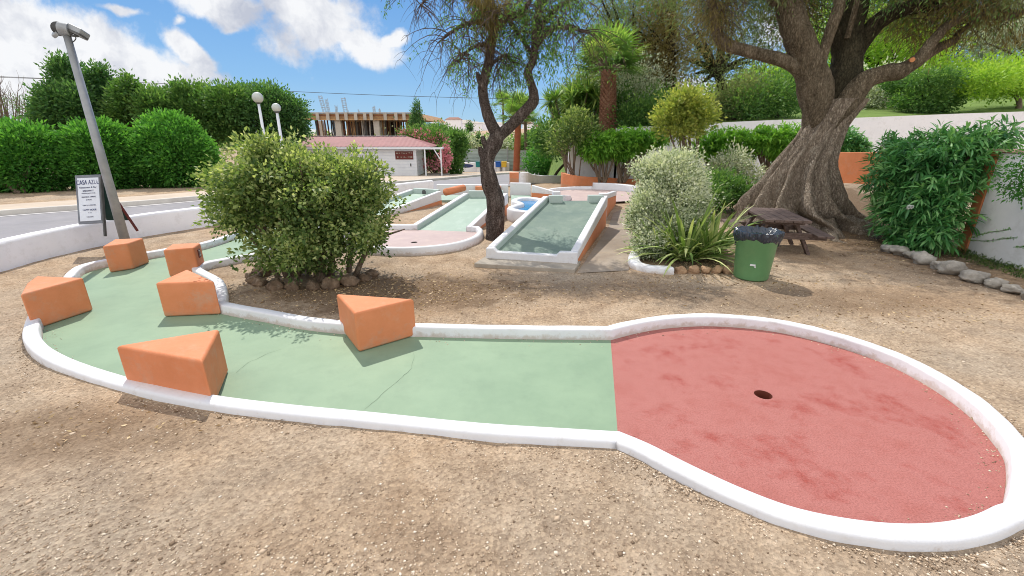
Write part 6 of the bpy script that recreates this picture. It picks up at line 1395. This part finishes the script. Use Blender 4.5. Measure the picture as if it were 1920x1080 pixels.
# dark spruce by the building, small cypresses, overhead wires
def spruce(label, px, Y, ytop, ybase, wpx, n, mat, seed, name='conifer', group=None):
    b = base_at(px, Y); top = D(px, ytop, Y); zb = D(px, ybase, Y).z; t = thing(name, tuple(b), label, 'tree', group)
    MB().tube([b, top-Vector((0, 0, .1))], [PX(wpx, Y)*.10, .03], 8).build('trunk', M_bark_d, t)
    C_ = []; K_ = 8
    for k in range(K_): u = k/(K_-1); C_.append((Vector((b.x, Y, zb+(top.z-zb)*u*.97)), (PX(wpx, Y)*(1-u*.9), PX(wpx, Y)*(1-u*.9), (top.z-zb)/K_*.9)))
    crown('foliage', t, C_, n, max(.12, PX(3, Y)), max(.05, PX(1.2, Y)), mat, sub=PX(2.2, Y), per=14, shell=.6, up=.1, jit=.5, sd=seed)
spruce('dark pointed spruce at the right end of the unfinished building', 787, 62, 188, 262, 20, 6500, L_conif, 260)
G2 = 'slim cypresses on the far slope'
spruce('left of a pair of slim far cypresses beyond the yard', 880, 160, 228, 246, 2.2, 500, L_conif, 261, 'cypress', G2)
spruce('right of a pair of slim far cypresses beyond the yard', 884.5, 160, 228, 246, 2.0, 500, L_conif, 262, 'cypress', G2)
spruce('single slim cypress right of the spruce, above the pink oleander', 824, 110, 234, 252, 2.2, 500, L_conif, 263, 'cypress', G2)
spruce('dark rounded conifer showing over the sheet fence just left of the trunk', 898, 52, 252, 281, 9, 2500, L_conif, 264)
for i, (px, py, rx, rz, lab) in enumerate(((868, 270, 22, 10, 'grey green bush showing over the left part of the sheet fence'), (930, 272, 22, 10, 'pale bush showing over the sheet fence behind the leaning trunk'), (985, 275, 20, 12, 'loose bush over the sheet fence under the distant palms'), (818, 250, 22, 9, 'dark scrub between the spruce and the slim single cypress'), (1010, 262, 16, 14, 'dark shrub over the fence beside the box hedge'))):
    Y = 50+i; plantthing('far_shrub', lab, 'shrub', base_at(px, Y), [CL(px, py, Y, rx, rz)], 2400, .28, .14, L_grey if i in (0, 1) else L_tree, 270+i, None, 3, .06, sub=.35, per=12, shell=.4, jit=.6)
mbw = [[(0, 145), (200, 152), (350, 159), (520, 170), (700, 178), (860, 183), (1000, 186)], [(0, 143.5), (250, 154), (420, 163)]]
for i, w in enumerate(mbw):
    P_ = smooth_line([D(a, b_, 48) for a, b_ in w], 8); P_ = [P_[0]+(P_[0]-P_[3])*8]+P_+[P_[-1]+(P_[-1]-P_[-4])*6] if i == 0 else P_
    o = MB().tube(P_, .022, 5).build('overhead_wire', M_dark, None); tag(o, ['long overhead wire crossing the sky above the unfinished building', 'second overhead wire beside the first, ending in the left tree row'][i], 'wire')

# ------------------------------------------------------------ hills, fields and far houses
def ridge(name, pts, Y, depth, mat, base=-6):
    P_ = smooth_line([D(a, b_, Y) for a, b_ in pts], 10); vs = []; rr = random.Random(4); n = len(P_)
    rows = 7
    for i, p in enumerate(P_):
        top = p.z+mnoise.noise(Vector((p.x*.03, 0, Y)))*Y*.004
        for j in range(rows): u = j/(rows-1); vs.append((p.x, Y-depth*(1-u), base+(top-base)*(u**.8)+(mnoise.noise(Vector((p.x*.02, u*4, 3)))*Y*.002 if 0 < j < rows-1 else 0)))
        vs.append((p.x, Y+depth, base))
    k = rows+1; o = MB().add(vs, [(i*k+q, (i+1)*k+q, (i+1)*k+q+1, i*k+q+1) for i in range(n-1) for q in range(k-1)]).build(name, mat, None, True); o['kind'] = 'structure'
ridge('hill', [(-500, 236), (0, 236), (400, 240), (700, 243), (800, 238), (850, 234), (900, 236), (950, 240), (1050, 238), (1300, 235)], 620, 150, M_hill2)
ridge('field', [(-200, 252), (300, 250), (700, 251), (850, 252), (880, 247), (930, 243), (1000, 242), (1100, 243)], 240, 120, M_hill)
rr = random.Random(8)
for i in range(18):
    px = rr.uniform(800, 1015); Y = rr.uniform(330, 560); py = rr.uniform(236.5, 246); c_ = D(px, py, Y); w = rr.uniform(3, 9); h = rr.uniform(2.5, 5.5)
    t = thing('far_house', (c_.x, Y, c_.z), ['small white far-off house with a rusty roof on the pale hillside', 'small all-white far-off house on the pale hillside'][int(i % 3 > 0)], 'house', 'white houses on the far hillside')
    MB().box(c_.x-w, c_.x+w, Y, Y+8, c_.z-12, c_.z+h).build('walls', M_wallw, t)
    MB().add([(c_.x-w-.5, Y-.5, c_.z+h+.05), (c_.x+w+.5, Y-.5, c_.z+h+.05), (c_.x+w+.5, Y+8.5, c_.z+h+.05), (c_.x-w-.5, Y+8.5, c_.z+h+.05), (c_.x-w*.6, Y+4, c_.z+h+1.6), (c_.x+w*.6, Y+4, c_.z+h+1.6)], [(0, 1, 5, 4), (1, 2, 5), (2, 3, 4, 5), (3, 0, 4), (3, 2, 1, 0)]).build('roof', M_rust if i % 3 == 0 else M_rawc, t)
def scrub(name, n, x0, x1, y0, y1, sd, L_, mat):
    r = np.random.default_rng(sd); k = n//10; x = x0+(x1-x0)*r.random(k); y = y0+(y1-y0)*r.random(k); ci = np.repeat(np.arange(k), 10); s = (.6+1.6*r.random(k))[ci]
    P = np.stack([x[ci], y[ci], gz(x, y)[ci]], 1)+np.abs(r.normal(size=(k*10, 3)))*s[:, None]*np.array([1, 1, .8]); A = unit(r.normal(size=(k*10, 3))+np.array([0, 0, .5]))
    o = leaf_mesh(name, P, A, L_*(.6+.8*r.random(k*10)), L_*.5*np.ones(k*10), mat, None, r.random(k*10), loc=(0, 0, 0)); o['kind'] = 'stuff'
scrub('scrub', 16000, -120, 40, 95, 230, 3, 1.2, L_tree)
scrub('field_scrub', 5000, -60, 30, 50, 95, 4, .5, L_olive)
